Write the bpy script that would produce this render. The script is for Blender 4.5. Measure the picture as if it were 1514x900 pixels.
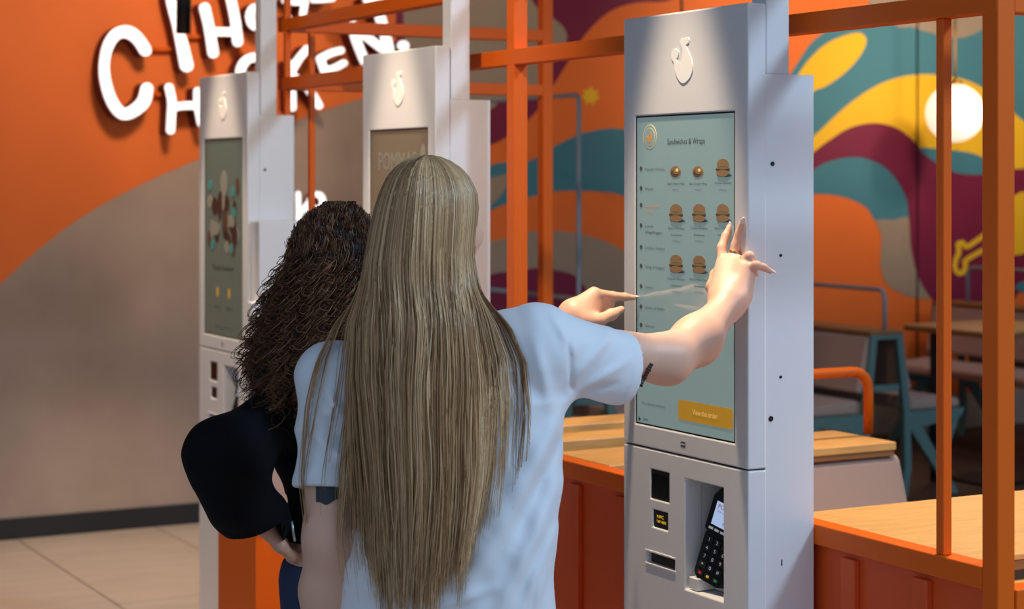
import bpy, bmesh, math, random
import numpy as np
from mathutils import Vector

# ------------------------------------------------------------------ camera
rnd = random.Random(7)
rng = np.random.default_rng(11)
ANG = math.radians(28.5)
CA, SA = math.cos(ANG), math.sin(ANG)
FPX, CAMZ, HOR, CXP = 2850.0, 1.64, 265.0, 757.0
scene = bpy.context.scene
for o in list(bpy.data.objects):
    bpy.data.objects.remove(o)
col = scene.collection
cam = bpy.data.cameras.new('camera')
camo = bpy.data.objects.new('camera', cam)
col.objects.link(camo)
camo.location = (0, 0, CAMZ)
camo.rotation_euler = (math.pi / 2, 0, -ANG)
cam.sensor_width = 36
cam.lens = FPX / 1514 * 36
cam.shift_y = -(450 - HOR) / 1514
cam.clip_start = 0.05
cam.dof.use_dof = True
cam.dof.focus_distance = 3.75
cam.dof.aperture_fstop = 4.5
scene.camera = camo
vs = scene.view_settings
vs.view_transform = 'Standard'
vs.look = 'None'
vs.gamma = 1
vs.exposure = 0.32
vs.use_curve_mapping = False

# ------------------------------------------------------------------ world and large lights
world = bpy.data.worlds.new('world')
scene.world = world
world.use_nodes = True
bg = world.node_tree.nodes['Background']
bg.inputs[0].default_value = (0.55, 0.74, 1.0, 1)
bg.inputs[1].default_value = 0.50


def light(name, kind, loc, target, energy, color, **kw):
    l = bpy.data.lights.new(name, kind)
    l.energy = energy
    l.color = color
    for k, v in kw.items():
        setattr(l, k, v)
    o = bpy.data.objects.new(name, l)
    col.objects.link(o)
    o.location = loc
    d = Vector(target) - Vector(loc)
    o.rotation_euler = d.to_track_quat('-Z', 'Y').to_euler()
    return o


# daylight falling in through the open shop front behind the camera, from the right
light('daylight', 'AREA', (5.2, -0.6, 5.0), (1.9, 3.6, 1.3), 170, (0.52, 0.76, 1.0), shape='DISK', size=0.9)

# ------------------------------------------------------------------ helpers
def W(x, y, z):
    r = (x - CXP) / FPX * z
    u = -(y - HOR) / FPX * z
    return (r * CA + z * SA, -r * SA + z * CA, CAMZ + u)


def pX(x, y, X):
    return W(x, y, X / ((x - CXP) / FPX * CA + SA))


def pY(x, y, Y):
    return W(x, y, Y / (-(x - CXP) / FPX * SA + CA))


def pZ(x, y, Z):
    return W(x, y, (CAMZ - Z) * FPX / (y - HOR))


def loc2w(p):
    """(right, depth, height) rows -> world"""
    p = np.asarray(p, float)
    return np.stack([p[..., 0] * CA + p[..., 1] * SA, -p[..., 0] * SA + p[..., 1] * CA, p[..., 2]], -1)


def L(x, y, z):
    """pixel + depth -> (right, depth, height)"""
    return np.array([(x - CXP) / FPX * z, z, CAMZ - (y - HOR) / FPX * z])


def lin(c):
    return tuple((v / 255 / 12.92) if v / 255 <= 0.04045 else ((v / 255 + 0.055) / 1.055) ** 2.4 for v in c)


MATS = {}


def mat(name, rgb, rough=0.5, metal=0.0, emit=0.0, var=0.0, vscale=8.0, bump=0.0, bscale=60.0, coat=0.0,
        sheen=0.0, sss=0.0, spec=0.5, stretch=None, ecol=None, detail=4.0):
    if name in MATS:
        return MATS[name]
    m = bpy.data.materials.new(name)
    m.use_nodes = True
    nt = m.node_tree
    b = nt.nodes['Principled BSDF']
    c = lin(rgb)
    b.inputs['Base Color'].default_value = (*c, 1)
    b.inputs['Roughness'].default_value = rough
    b.inputs['Metallic'].default_value = metal
    b.inputs['Specular IOR Level'].default_value = spec
    if coat:
        b.inputs['Coat Weight'].default_value = coat
        b.inputs['Coat Roughness'].default_value = 0.05
    if sheen:
        b.inputs['Sheen Weight'].default_value = sheen
    if sss:
        b.inputs['Subsurface Weight'].default_value = sss
        b.inputs['Subsurface Radius'].default_value = (0.012, 0.005, 0.003)
        b.inputs['Subsurface Scale'].default_value = 1.0
    if emit:
        e = lin(ecol) if ecol else c
        b.inputs['Emission Color'].default_value = (*e, 1)
        b.inputs['Emission Strength'].default_value = emit
    if var or bump:
        tc = nt.nodes.new('ShaderNodeTexCoord')
        src = tc.outputs['Object']
        if stretch:
            mp = nt.nodes.new('ShaderNodeMapping')
            mp.inputs['Scale'].default_value = stretch
            nt.links.new(src, mp.inputs[0])
            src = mp.outputs[0]
        if var:
            n = nt.nodes.new('ShaderNodeTexNoise')
            n.inputs['Scale'].default_value = vscale
            n.inputs['Detail'].default_value = detail
            nt.links.new(src, n.inputs['Vector'])
            r = nt.nodes.new('ShaderNodeValToRGB')
            r.color_ramp.elements[0].position = 0.3
            r.color_ramp.elements[1].position = 0.7
            r.color_ramp.elements[0].color = (*[v * (1 - var) for v in c], 1)
            r.color_ramp.elements[1].color = (*[min(1, v * (1 + var)) for v in c], 1)
            nt.links.new(n.outputs['Fac'], r.inputs[0])
            nt.links.new(r.outputs[0], b.inputs['Base Color'])
        if bump:
            n2 = nt.nodes.new('ShaderNodeTexNoise')
            n2.inputs['Scale'].default_value = bscale
            nt.links.new(src, n2.inputs['Vector'])
            bp = nt.nodes.new('ShaderNodeBump')
            bp.inputs['Strength'].default_value = bump
            bp.inputs['Distance'].default_value = 0.005
            nt.links.new(n2.outputs['Fac'], bp.inputs['Height'])
            nt.links.new(bp.outputs[0], b.inputs['Normal'])
    MATS[name] = m
    return m


def wloc(o):
    v = Vector((0, 0, 0))
    while o is not None:
        v += o.location
        o = o.parent
    return v


def mesh_obj(name, verts, faces, material, parent=None, smooth=False, mats=None, midx=None):
    me = bpy.data.meshes.new(name)
    v = np.asarray(verts, float).reshape(-1, 3)
    if parent is not None:
        v = v - np.array(wloc(parent))
    if isinstance(faces, np.ndarray):
        nv, nf, k = len(v), len(faces), faces.shape[1]
        me.vertices.add(nv)
        me.vertices.foreach_set('co', v.astype(np.float32).ravel())
        me.loops.add(nf * k)
        me.loops.foreach_set('vertex_index', faces.astype(np.int32).ravel())
        me.polygons.add(nf)
        me.polygons.foreach_set('loop_start', np.arange(0, nf * k, k, dtype=np.int32))
        me.update(calc_edges=True)
        me.validate()
    else:
        me.from_pydata([tuple(p) for p in v], [], faces)
        me.update()
    for m in (mats or [material]):
        me.materials.append(m)
    if midx is not None:
        me.polygons.foreach_set('material_index', np.asarray(midx, np.int32))
    if smooth:
        me.polygons.foreach_set('use_smooth', np.ones(len(me.polygons), bool))
    o = bpy.data.objects.new(name, me)
    col.objects.link(o)
    if parent is not None:
        o.parent = parent
    return o


def bm_obj(name, bm, material, parent=None, smooth=False, mats=None):
    bmesh.ops.recalc_face_normals(bm, faces=bm.faces)
    off = Vector((0, 0, 0)) if parent is None else wloc(parent)
    for v in bm.verts:
        v.co -= off
    me = bpy.data.meshes.new(name)
    bm.to_mesh(me)
    bm.free()
    for m in (mats or [material]):
        me.materials.append(m)
    if smooth:
        for p in me.polygons:
            p.use_smooth = True
    o = bpy.data.objects.new(name, me)
    col.objects.link(o)
    if parent is not None:
        o.parent = parent
    return o


def tag(o, label=None, cat=None, group=None, kind=None):
    if label:
        o['label'] = label
    if cat:
        o['category'] = cat
    if group:
        o['group'] = group
    if kind:
        o['kind'] = kind
    return o


def thing(name, loc, label, cat, group=None):
    o = bpy.data.objects.new(name, None)
    o.empty_display_size = 0.1
    col.objects.link(o)
    o.location = loc
    return tag(o, label, cat, group)


def add_box(bm, x0, x1, y0, y1, z0, z1, bev=0.0, seg=2):
    r = bmesh.ops.create_cube(bm, size=1)
    vs_ = r['verts']
    for v in vs_:
        v.co = Vector(((x0 + x1) / 2 + v.co.x * (x1 - x0), (y0 + y1) / 2 + v.co.y * (y1 - y0),
                       (z0 + z1) / 2 + v.co.z * (z1 - z0)))
    if bev:
        es = {e for v in vs_ for e in v.link_edges}
        bmesh.ops.bevel(bm, geom=list(es), offset=bev, segments=seg, affect='EDGES', profile=0.5)


def box(name, parent, m, x0, x1, y0, y1, z0, z1, bev=0.002, seg=2):
    bm = bmesh.new()
    add_box(bm, min(x0, x1), max(x0, x1), min(y0, y1), max(y0, y1), min(z0, z1), max(z0, z1), bev, seg)
    return bm_obj(name, bm, m, parent)


def slab_holes(name, parent, m, axis_x, ys, zs, holes, bev=0.0015):
    """plate normal to X between axis_x=(x0,x1), rectangle ys x zs with rectangular holes (y0,y1,z0,z1)"""
    yy = sorted({ys[0], ys[1], *[h[0] for h in holes], *[h[1] for h in holes]})
    zz = sorted({zs[0], zs[1], *[h[2] for h in holes], *[h[3] for h in holes]})
    def filled(i, j):
        if i < 0 or j < 0 or i >= len(yy) - 1 or j >= len(zz) - 1:
            return False
        cy, cz = (yy[i] + yy[i + 1]) / 2, (zz[j] + zz[j + 1]) / 2
        return not any(h[0] < cy < h[1] and h[2] < cz < h[3] for h in holes)
    bm = bmesh.new()
    vd = {}
    def V(k, i, j):
        if (k, i, j) not in vd:
            vd[(k, i, j)] = bm.verts.new((axis_x[k], yy[i], zz[j]))
        return vd[(k, i, j)]
    for i in range(len(yy) - 1):
        for j in range(len(zz) - 1):
            if not filled(i, j):
                continue
            for k in (0, 1):
                bm.faces.new([V(k, i, j), V(k, i + 1, j), V(k, i + 1, j + 1), V(k, i, j + 1)])
            for (di, dj, a, b) in ((-1, 0, (i, j), (i, j + 1)), (1, 0, (i + 1, j), (i + 1, j + 1)),
                                   (0, -1, (i, j), (i + 1, j)), (0, 1, (i, j + 1), (i + 1, j + 1))):
                if not filled(i + di, j + dj):
                    bm.faces.new([V(0, *a), V(0, *b), V(1, *b), V(1, *a)])
    bmesh.ops.recalc_face_normals(bm, faces=bm.faces)
    if bev:
        es = [e for e in bm.edges if len(e.link_faces) == 2 and e.calc_face_angle(0) > 0.7]
        bmesh.ops.bevel(bm, geom=es, offset=bev, segments=2, affect='EDGES', profile=0.5)
    return bm_obj(name, bm, m, parent)


def catmull(pts, n=8, closed=True):
    P = np.asarray(pts, float)
    out = []
    N = len(P)
    rngi = range(N) if closed else range(N - 1)
    for i in rngi:
        if closed:
            a, b, c, d = P[(i - 1) % N], P[i], P[(i + 1) % N], P[(i + 2) % N]
        else:
            a, b, c, d = P[max(i - 1, 0)], P[i], P[i + 1], P[min(i + 2, N - 1)]
        for k in range(n):
            t = k / n
            out.append(0.5 * ((2 * b) + (-a + c) * t + (2 * a - 5 * b + 4 * c - d) * t * t + (-a + 3 * b - 3 * c + d) * t ** 3))
    if not closed:
        out.append(P[-1])
    return np.array(out)


def prism(name, pts2, plane, thick_dir, m, parent, smooth=False, mats=None):
    """pts2: list of 3D points (planar loop); extruded by vector thick_dir. Face 0 is the front (given points)."""
    A = [np.array(p) for p in pts2]
    t = np.array(thick_dir)
    n = len(A)
    verts = A + [p + t for p in A]
    faces = [list(range(n)), list(range(2 * n - 1, n - 1, -1))]
    faces += [[i, (i + 1) % n, n + (i + 1) % n, n + i] for i in range(n)]
    midx = None
    if mats:
        midx = [0, 1] + [1] * n
    o = mesh_obj(name, verts, faces, m, parent, mats=mats, midx=midx)
    return o


def frames(P):
    P = np.asarray(P, float)
    T = np.gradient(P, axis=0)
    T /= np.linalg.norm(T, axis=1, keepdims=True) + 1e-12
    N = np.zeros_like(P)
    a = np.array([0, 0, 1.0]) if abs(T[0][2]) < 0.9 else np.array([1.0, 0, 0])
    n = np.cross(T[0], a)
    n /= np.linalg.norm(n)
    N[0] = n
    for i in range(1, len(P)):
        n = N[i - 1] - T[i] * np.dot(N[i - 1], T[i])
        N[i] = n / (np.linalg.norm(n) + 1e-12)
    return T, N, np.cross(T, N)


def tube_geo(P, r, sides=10):
    P = np.asarray(P, float)
    T, N, B = frames(P)
    r = np.broadcast_to(np.asarray(r, float), (len(P),))
    verts, faces = [], []
    for i in range(len(P)):
        for k in range(sides):
            a = 2 * math.pi * k / sides
            verts.append(P[i] + r[i] * (math.cos(a) * N[i] + math.sin(a) * B[i]))
    for i in range(len(P) - 1):
        for k in range(sides):
            k2 = (k + 1) % sides
            faces.append([i * sides + k, i * sides + k2, (i + 1) * sides + k2, (i + 1) * sides + k])
    faces.append(list(range(sides))[::-1])
    faces.append([(len(P) - 1) * sides + k for k in range(sides)])
    return verts, faces


def round_path(pts, rad, n=6):
    P = [np.array(p, float) for p in pts]
    out = [P[0]]
    for i in range(1, len(P) - 1):
        a, b, c = P[i - 1], P[i], P[i + 1]
        u = (a - b) / np.linalg.norm(a - b)
        w = (c - b) / np.linalg.norm(c - b)
        s, e = b + u * rad, b + w * rad
        for k in range(n + 1):
            t = k / n
            out.append((1 - t) ** 2 * s + 2 * t * (1 - t) * b + t * t * e)
    out.append(P[-1])
    return np.array(out)


def tube(name, pts, r, m, parent=None, rad=0.0, sides=12):
    P = round_path(pts, rad) if rad else np.array(pts, float)
    v, f = tube_geo(P, r, sides)
    return mesh_obj(name, v, f, m, parent, smooth=True)


def lathe(name, prof, center, m, parent=None, n=24, smooth=True):
    verts, faces = [], []
    for (r, z) in prof:
        for k in range(n):
            a = 2 * math.pi * k / n
            verts.append((center[0] + r * math.cos(a), center[1] + r * math.sin(a), center[2] + z))
    for i in range(len(prof) - 1):
        for k in range(n):
            k2 = (k + 1) % n
            faces.append([i * n + k, i * n + k2, (i + 1) * n + k2, (i + 1) * n + k])
    faces.append(list(range(n))[::-1])
    faces.append([(len(prof) - 1) * n + k for k in range(n)])
    return mesh_obj(name, verts, faces, m, parent, smooth=smooth)


_text_cache = {}


def text_on_x(name, s, pos, height, m, parent, width=None, align='LEFT', depth=0.0004, font_x=1.0):
    """lettering on a surface facing -X; pos = world point of the left (or centre) base line"""
    cu = bpy.data.curves.new('lettering', 'FONT')
    cu.body = s
    cu.size = 1.0
    cu.align_x = align
    cu.resolution_u = 2
    to = bpy.data.objects.new('lettering', cu)
    me = bpy.data.meshes.new_from_object(to)
    bpy.data.objects.remove(to)
    bpy.data.curves.remove(cu)
    n = len(me.vertices)
    co = np.zeros(n * 3, np.float32)
    me.vertices.foreach_get('co', co)
    co = co.reshape(-1, 3)
    k = height / 0.7
    kx = k * font_x
    if width:
        w = co[:, 0].max() - co[:, 0].min()
        kx = width / w
    out = np.zeros_like(co)
    off = np.array(wloc(parent)) if parent else np.zeros(3)
    out[:, 0] = pos[0] - depth - off[0]
    out[:, 1] = pos[1] - co[:, 0] * kx - off[1]
    out[:, 2] = pos[2] + co[:, 1] * k - off[2]
    me.vertices.foreach_set('co', out.ravel())
    me.update()
    me.materials.clear()
    me.materials.append(m)
    me.name = name
    o = bpy.data.objects.new(name, me)
    col.objects.link(o)
    if parent:
        o.parent = parent
    return o


# ------------------------------------------------------------------ materials
M_ORANGE_WALL = mat('orange_wall_paint', (235, 112, 38), 0.7, var=0.04, vscale=3)
M_ORANGE = mat('orange_powder_coat', (228, 98, 8), 0.45, spec=0.3, bump=0.03, bscale=300)
M_ORANGE_PANEL = mat('orange_panel_paint', (218, 82, 24), 0.5)
M_CONCRETE = mat('concrete', (168, 144, 128), 0.8, var=0.15, vscale=1.9, bump=0.08, bscale=25, detail=8)
M_TEAL = mat('teal_paint', (64, 124, 142), 0.65)
M_YELLOW = mat('yellow_paint', (242, 188, 26), 0.65)
M_MAROON = mat('maroon_paint', (120, 14, 58), 0.65)
M_TAUPE = mat('taupe_paint', (158, 138, 120), 0.7, var=0.03)
M_WHITE = mat('white_powder_coat', (224, 222, 222), 0.32, bump=0.02, bscale=400)
M_BLACK = mat('black_plastic', (16, 16, 18), 0.35)
M_DARK = mat('dark_glass', (14, 15, 17), 0.08)
M_CEIL = mat('dark_ceiling', (38, 36, 36), 0.9)
M_TILE = mat('grey_floor_tile', (190, 170, 156), 0.45, var=0.1, vscale=2.5, stretch=(1, 5, 1), detail=6)
M_GROUT = mat('grout', (84, 76, 70), 0.9)
M_DKFLOOR = mat('dark_wood_floor', (70, 50, 40), 0.5, var=0.25, vscale=6, stretch=(1, 8, 1))
M_BASE = mat('black_baseboard', (28, 25, 24), 0.5)
M_WOOD = mat('light_oak', (222, 164, 94), 0.4, var=0.14, vscale=9, stretch=(1, 9, 9), detail=6)
M_WOOD2 = mat('oak_edge', (150, 98, 54), 0.5, var=0.12, vscale=14, stretch=(1, 9, 9))
M_BEIGE = mat('beige_upholstery', (172, 142, 128), 0.85, bump=0.15, bscale=350, sheen=0.2)
M_TEALMETAL = mat('teal_metal', (94, 122, 116), 0.55)
M_GREYMETAL = mat('grey_blue_metal', (132, 146, 156), 0.4)
M_LIT = mat('lit_letter_face', (255, 252, 250), 0.5, emit=0.8)
M_RETURN = mat('letter_side_red', (104, 22, 16), 0.7)
M_GLOBE = mat('opal_glass_globe', (255, 240, 222), 0.3, emit=0.78, ecol=(255, 234, 208))
M_BRASS = mat('brass', (176, 128, 60), 0.3, metal=0.9)
M_STEEL = mat('brushed_steel', (190, 190, 192), 0.3, metal=0.9)

# ------------------------------------------------------------------ room shell
WALLY = 8.82
XR = 11.0
PLAT = 0.16
FRX = 2.396
FK = FRX / 2.33
wall_back = box('wall_back', None, M_CONCRETE, -5, XR, WALLY, WALLY + 0.2, 0, 3.6, 0)
tag(wall_back, 'concrete back wall with orange paint and a mural of coloured waves', kind='structure')
wall_right = box('wall_right', None, M_TAUPE, XR, XR + 0.2, -2.0, WALLY + 0.2, 0, 3.6, 0)
tag(wall_right, 'plain taupe side wall', kind='structure')
ceiling = box('ceiling', None, M_CEIL, -5, XR + 0.2, 2.7, WALLY + 0.2, 3.6, 3.75, 0)
tag(ceiling, 'dark ceiling', kind='structure')
floor = box('floor', None, M_GROUT, -6, XR + 0.2, -5, WALLY + 0.2, -0.12, -0.006, 0)
tag(floor, 'grey tiled floor', kind='structure')
# floor tiles: seams along Y at the two lines the photo shows
xa = pZ(30, 800, 0)[0]
xb = pZ(230, 779, 0)[0]
TW, TL_ = xb - xa, 1.2
bm = bmesh.new()
add_box(bm, -TW / 2 + 0.003, TW / 2 - 0.003, -TL_ / 2 + 0.003, TL_ / 2 - 0.003, -0.006, 0, 0.001, 1)
tile0 = bm_obj('floor_tile', bm, M_TILE, floor)
first = True
for i in range(-6, 2):
    cx = xa + TW * (i + 0.5)
    for j in range(-2, 7):
        cy = 8.82 - TL_ * (j + 0.5) - 0.35
        if cy - TL_ / 2 < -1.6:
            continue
        o = tile0 if first else tile0.copy()
        if not first:
            col.objects.link(o)
        first = False
        o.location = (cx, cy, 0)
base = box('baseboard_back', None, M_BASE, -5, FRX + 1.0, WALLY - 0.02, WALLY, 0, pY(0, 767, WALLY)[2], 0.002)
tag(base, 'black skirting board along the concrete wall', kind='structure')
bm = bmesh.new()
add_box(bm, 3.44, XR, 2.66, WALLY, 0, PLAT)
add_box(bm, FRX + 0.05, 3.44, 2.66, 6.0, 0, PLAT)
plat = bm_obj('floor', bm, M_DKFLOOR)
tag(plat, 'dark raised floor of the seating area', kind='structure')


# ------------------------------------------------------------------ wall paint: mural
def patch(pts, m, layer, smooth=True, name='mural_patch'):
    Y = WALLY - 0.0016 * layer
    q = catmull(pts, 6) if smooth else np.array(pts, float)
    P = [pY(x, y, Y) for x, y in q]
    # counter-clockwise seen from the room (-Y side)
    A = 0.0
    for i in range(len(P)):
        a, b = P[i], P[(i + 1) % len(P)]
        A += a[0] * b[2] - b[0] * a[2]
    if A < 0:
        P = P[::-1]
    return prism(name, P, None, (0, 0.0012, 0), m, wall_back)


# orange field over the concrete, left part
arc = catmull([(-360, 800), (-270, 690), (-160, 570), (-60, 470), (0, 420), (60, 366), (130, 315), (210, 272), (300, 233), (390, 198), (470, 166), (537, 145), (600, 130), (690, 114)], 6, False)
patch(list(map(tuple, arc)) + [(690, -320), (-760, -320), (-760, 800)], M_ORANGE_WALL, 1, False)
# mural field
patch([(690, -320), (690, 640), (1700, 560), (1700, -200)], M_ORANGE_WALL, 1, False)
patch([(610, 265), (690, 228), (728, 213), (748, 203), (780, 178), (800, 155), (822, 120), (842, 88), (860, 58), (880, 35), (905, 15), (940, 4), (1000, -5), (1010, -70), (800, -90), (600, -70)], M_MAROON, 2)
patch([(600, -60), (700, -70), (775, -12), (795, 12), (822, 30), (836, 45), (838, 60), (830, 76), (815, 97), (797, 122), (780, 134), (740, 149), (728, 160), (690, 175), (620, 200)], M_TAUPE, 3)
patch([(640, 275), (700, 255), (730, 243), (747, 240), (779, 239), (798, 230), (822, 215), (859, 198), (897, 190), (922, 191), (980, 200), (1030, 230), (1040, 300), (1000, 315), (921, 289), (893, 284), (859, 282), (821, 283), (798, 288), (779, 292), (747, 302), (730, 309), (650, 350)], M_TEAL, 2)
patch([(690, 275), (730, 262), (752, 258), (750, 274), (731, 299), (700, 325)], M_TAUPE, 3)
patch([(640, 380), (730, 356), (747, 352), (779, 344), (798, 341), (822, 341), (859, 346), (893, 356), (921, 370), (980, 410), (1020, 480), (1000, 600), (700, 620), (620, 500)], M_TAUPE, 2)
patch([(680, 425), (730, 405), (747, 402), (779, 398), (798, 396), (821, 399), (847, 406), (862, 420), (868, 440), (866, 520), (780, 560), (690, 540)], M_MAROON, 3)
# right part
patch([(1140, 150), (1170, 107), (1183, 87), (1200, 63), (1222, 46), (1270, 20), (1330, -30), (1450, -60), (1640, -40), (1660, 260), (1560, 330), (1453, 300), (1343, 324), (1320, 326), (1297, 328), (1282, 308), (1261, 296), (1236, 289), (1206, 287), (1150, 292), (1120, 220)], M_TEAL, 2)
patch([(1280, -20), (1323, 37), (1347, 40), (1380, 50), (1407, 55), (1427, 55), (1453, 43), (1480, 20), (1500, -20), (1400, -60)], M_TAUPE, 3)
patch([(1150, 160), (1182, 107), (1200, 84), (1223, 64), (1253, 51), (1273, 49), (1281, 60), (1275, 77), (1260, 97), (1240, 115), (1220, 128), (1205, 134), (1180, 150)], M_YELLOW, 3)
patch([(1170, 230), (1208, 197), (1233, 173), (1260, 150), (1290, 130), (1320, 117), (1347, 111), (1373, 110), (1400, 113), (1427, 118), (1453, 130), (1480, 150), (1505, 172), (1540, 200), (1600, 250), (1560, 262), (1501, 252), (1480, 262), (1400, 245), (1340, 222), (1290, 205), (1240, 215), (1190, 250)], M_YELLOW, 3)
patch([(1160, 262), (1207, 222), (1227, 207), (1250, 192), (1273, 184), (1297, 182), (1320, 187), (1340, 198), (1360, 218), (1380, 238), (1407, 252), (1430, 257), (1453, 257), (1501, 250), (1560, 255), (1600, 330), (1580, 420), (1514, 428), (1490, 455), (1453, 465), (1435, 466), (1418, 463), (1404, 458), (1379, 442), (1364, 422), (1354, 397), (1347, 365), (1345, 333), (1342, 300), (1338, 287), (1327, 267), (1310, 248), (1290, 237), (1270, 232), (1247, 233), (1227, 238), (1207, 248), (1170, 285)], M_MAROON, 4)
patch([(1360, 219), (1407, 222), (1440, 227), (1458, 236), (1480, 250), (1460, 257), (1430, 258), (1407, 253), (1380, 238)], M_TEAL, 5)
patch([(1297, 326), (1320, 325), (1346, 323), (1347, 365), (1354, 397), (1364, 422), (1378, 440), (1352, 440), (1332, 433), (1314, 422), (1306, 408), (1302, 390), (1303, 368), (1303, 348)], M_TAUPE, 3)
patch([(1500, 425), (1516, 415), (1540, 420), (1540, 432), (1516, 432)], M_TEAL, 5)
patch([(1470, 300), (1501, 288), (1514, 284), (1535, 296), (1540, 340), (1525, 368), (1501, 377), (1480, 365), (1466, 335)], M_YELLOW, 5)
star = []
for k in range(14):
    a = math.pi * 2 * k / 14 + 0.3
    rr = 15 if k % 2 == 0 else 9
    star.append((873 + rr * math.cos(a), 142 + rr * math.sin(a)))
patch(star, M_YELLOW, 3, False)


def stroke_outline(pts, w, n=6, caps=6):
    """2D outline (pixel space) of a rounded brush stroke with widths w (scalar or per point)"""
    P = np.asarray(pts, float)
    w = np.broadcast_to(np.asarray(w, float), (len(P),))
    Q = catmull(np.column_stack([P, w]), n, False) if len(P) > 2 else np.column_stack([P, w])
    C, hw = Q[:, :2], Q[:, 2] / 2
    T = np.gradient(C, axis=0)
    T /= np.linalg.norm(T, axis=1, keepdims=True)
    Nn = np.column_stack([-T[:, 1], T[:, 0]])
    left = C + Nn * hw[:, None]
    right = C - Nn * hw[:, None]
    cap1 = []
    for k in range(1, caps):
        a = math.pi * k / caps
        cap1.append(C[-1] + hw[-1] * (Nn[-1] * math.cos(a) + T[-1] * math.sin(a)))
    cap0 = []
    for k in range(1, caps):
        a = math.pi * k / caps
        cap0.append(C[0] + hw[0] * (-Nn[0] * math.cos(a) - T[0] * math.sin(a)))
    return [tuple(p) for p in list(left) + cap1 + list(right[::-1]) + cap0]


def stroke_patch(pts, w, m, layer):
    return patch(stroke_outline(pts, w), m, layer, False)


c6 = lambda L_: [(1190 + x / 2.81, 280 + y / 2.81) for x, y in L_]
stroke_patch(c6([(760, 180), (715, 212), (672, 238), (655, 222), (638, 228), (640, 262), (628, 290), (624, 325), (640, 348), (660, 340), (668, 315), (668, 295), (722, 262), (750, 250)]), 7.5, M_YELLOW, 5)
# panel joints of the mural wall
for px in (1007, 1355):
    x0 = pY(px, 300, WALLY)[0]
    box('panel_joint', wall_back, M_BLACK, x0 - 0.004, x0 + 0.004, WALLY - 0.012, WALLY, 0.0, 3.6, 0)

# ------------------------------------------------------------------ channel letter signs
def letter(parent, strokes, Y0=WALLY, depth=0.13, name='letter'):
    verts, faces, midx = [], [], []
    for k, (pts, w) in enumerate(strokes):
        yf = Y0 - depth - 0.0007 * k
        out = stroke_outline(pts, np.asarray(w, float) * 0.76)
        P = [np.array(pY(x, y, yf)) for x, y in out]
        A = sum(P[i][0] * P[(i + 1) % len(P)][2] - P[(i + 1) % len(P)][0] * P[i][2] for i in range(len(P)))
        if A < 0:
            P = P[::-1]
        n, b = len(P), len(verts)
        verts += P + [p + np.array([0, 0.018, 0]) for p in P] + [np.array([p[0], Y0 - 0.004, p[2]]) for p in P]
        faces.append([b + i for i in range(n)])
        midx.append(0)
        for i in range(n):
            j = (i + 1) % n
            faces.append([b + i, b + j, b + n + j, b + n + i])
            midx.append(0)
            faces.append([b + n + i, b + n + j, b + 2 * n + j, b + 2 * n + i])
            midx.append(1)
        faces.append([b + 2 * n + i for i in range(n)][::-1])
        midx.append(1)
    return mesh_obj(name, verts, faces, None, parent, mats=[M_LIT, M_RETURN], midx=midx)


s1 = lambda L_: [(120 + x / 4.285, y / 4.285) for x, y in L_]
s2 = lambda L_: [(280 + x / 4.285, y / 4.285) for x, y in L_]
s3 = lambda L_: [(400 + x / 5, y / 5) for x, y in L_]
sign = thing('wall_sign', pY(350, 120, WALLY), 'large white lit channel letters with dark red sides on the orange wall', 'sign')
letter(sign, [(s1([(410, 318), (370, 255), (325, 214), (275, 200), (215, 225), (170, 300), (150, 400), (155, 500), (185, 610), (230, 690), (280, 722), (345, 695), (400, 640), (420, 560)]), [22, 22, 23, 23, 21, 19, 18, 19, 20, 21, 22, 23, 24, 22])])
letter(sign, [(s1([(560, -90), (575, 20), (610, 150), (640, 270), (672, 415)]), [15, 16, 17, 21, 24])])
letter(sign, [(s1([(560, 552), (578, 640), (575, 730), (570, 825)]), 15), (s1([(590, 678), (660, 668), (730, 668)]), 15), (s1([(742, 575), (745, 670), (765, 780)]), 14)])
letter(sign, [(s2([(100, 48), (128, 170), (155, 335)]), [19, 18, 19]), (s2([(165, 200), (280, 202)]), 16), (s2([(262, -30), (295, 130), (310, 265)]), [17, 17, 18])])
letter(sign, [(s2([(450, 40), (405, 55), (388, 105), (405, 155), (450, 172), (495, 150), (505, 100), (490, 50), (452, 38)]), 15)])
letter(sign, [(s2([(470, 385), (420, 362), (360, 385), (328, 450), (340, 540), (400, 575)]), 17)])
letter(sign, [(s3([(150, 470), (160, 640), (165, 795)]), 14), (s3([(150, 545), (210, 440), (275, 360)]), 14), (s3([(170, 560), (280, 650), (362, 780)]), 14)])
letter(sign, [(s3([(372, 432), (405, 525)]), 14), (s3([(375, 430), (450, 392), (522, 372)]), 14), (s3([(405, 520), (480, 500), (545, 466)]), 13)])
letter(sign, [(s3([(600, 170), (640, 300), (700, 450)]), 16), (s3([(560, 175), (700, 260), (830, 360)]), 15), (s3([(805, 90), (840, 210), (880, 365)]), 18)])
letter(sign, [(s3([(983, 335), (990, 338)]), 19)])
letter(sign, [(s3([(110, 5), (190, 18), (258, 12)]), 10), (s3([(262, 10), (252, 60), (243, 112)]), 11)])
letter(sign, [(s3([(138, 126), (141, 128)]), 8)])
letter(sign, [(s3([(320, 2), (400, 0), (465, -8)]), 9)])
letter(sign, [(s3([(715, 0), (770, -6), (830, -14)]), 12)])
for a, b in (((226, 73), (262, 73)), ((280, 55), (304, 54)), ((229, 140), (246, 140)), ((350, 70), (360, 84)), ((356, 22), (368, 24))):
    tube('connector_rod', [pY(*a, WALLY - 0.03), pY(*b, WALLY - 0.03)], 0.011, M_ORANGE, sign, sides=8)
s4 = lambda L_: [(250 + x / 3.6, 90 + y / 3.6) for x, y in L_]
sign2 = thing('wall_sign', pY(460, 312, WALLY), 'small white lit letters on the bare concrete wall by the curly hair', 'sign')
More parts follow.
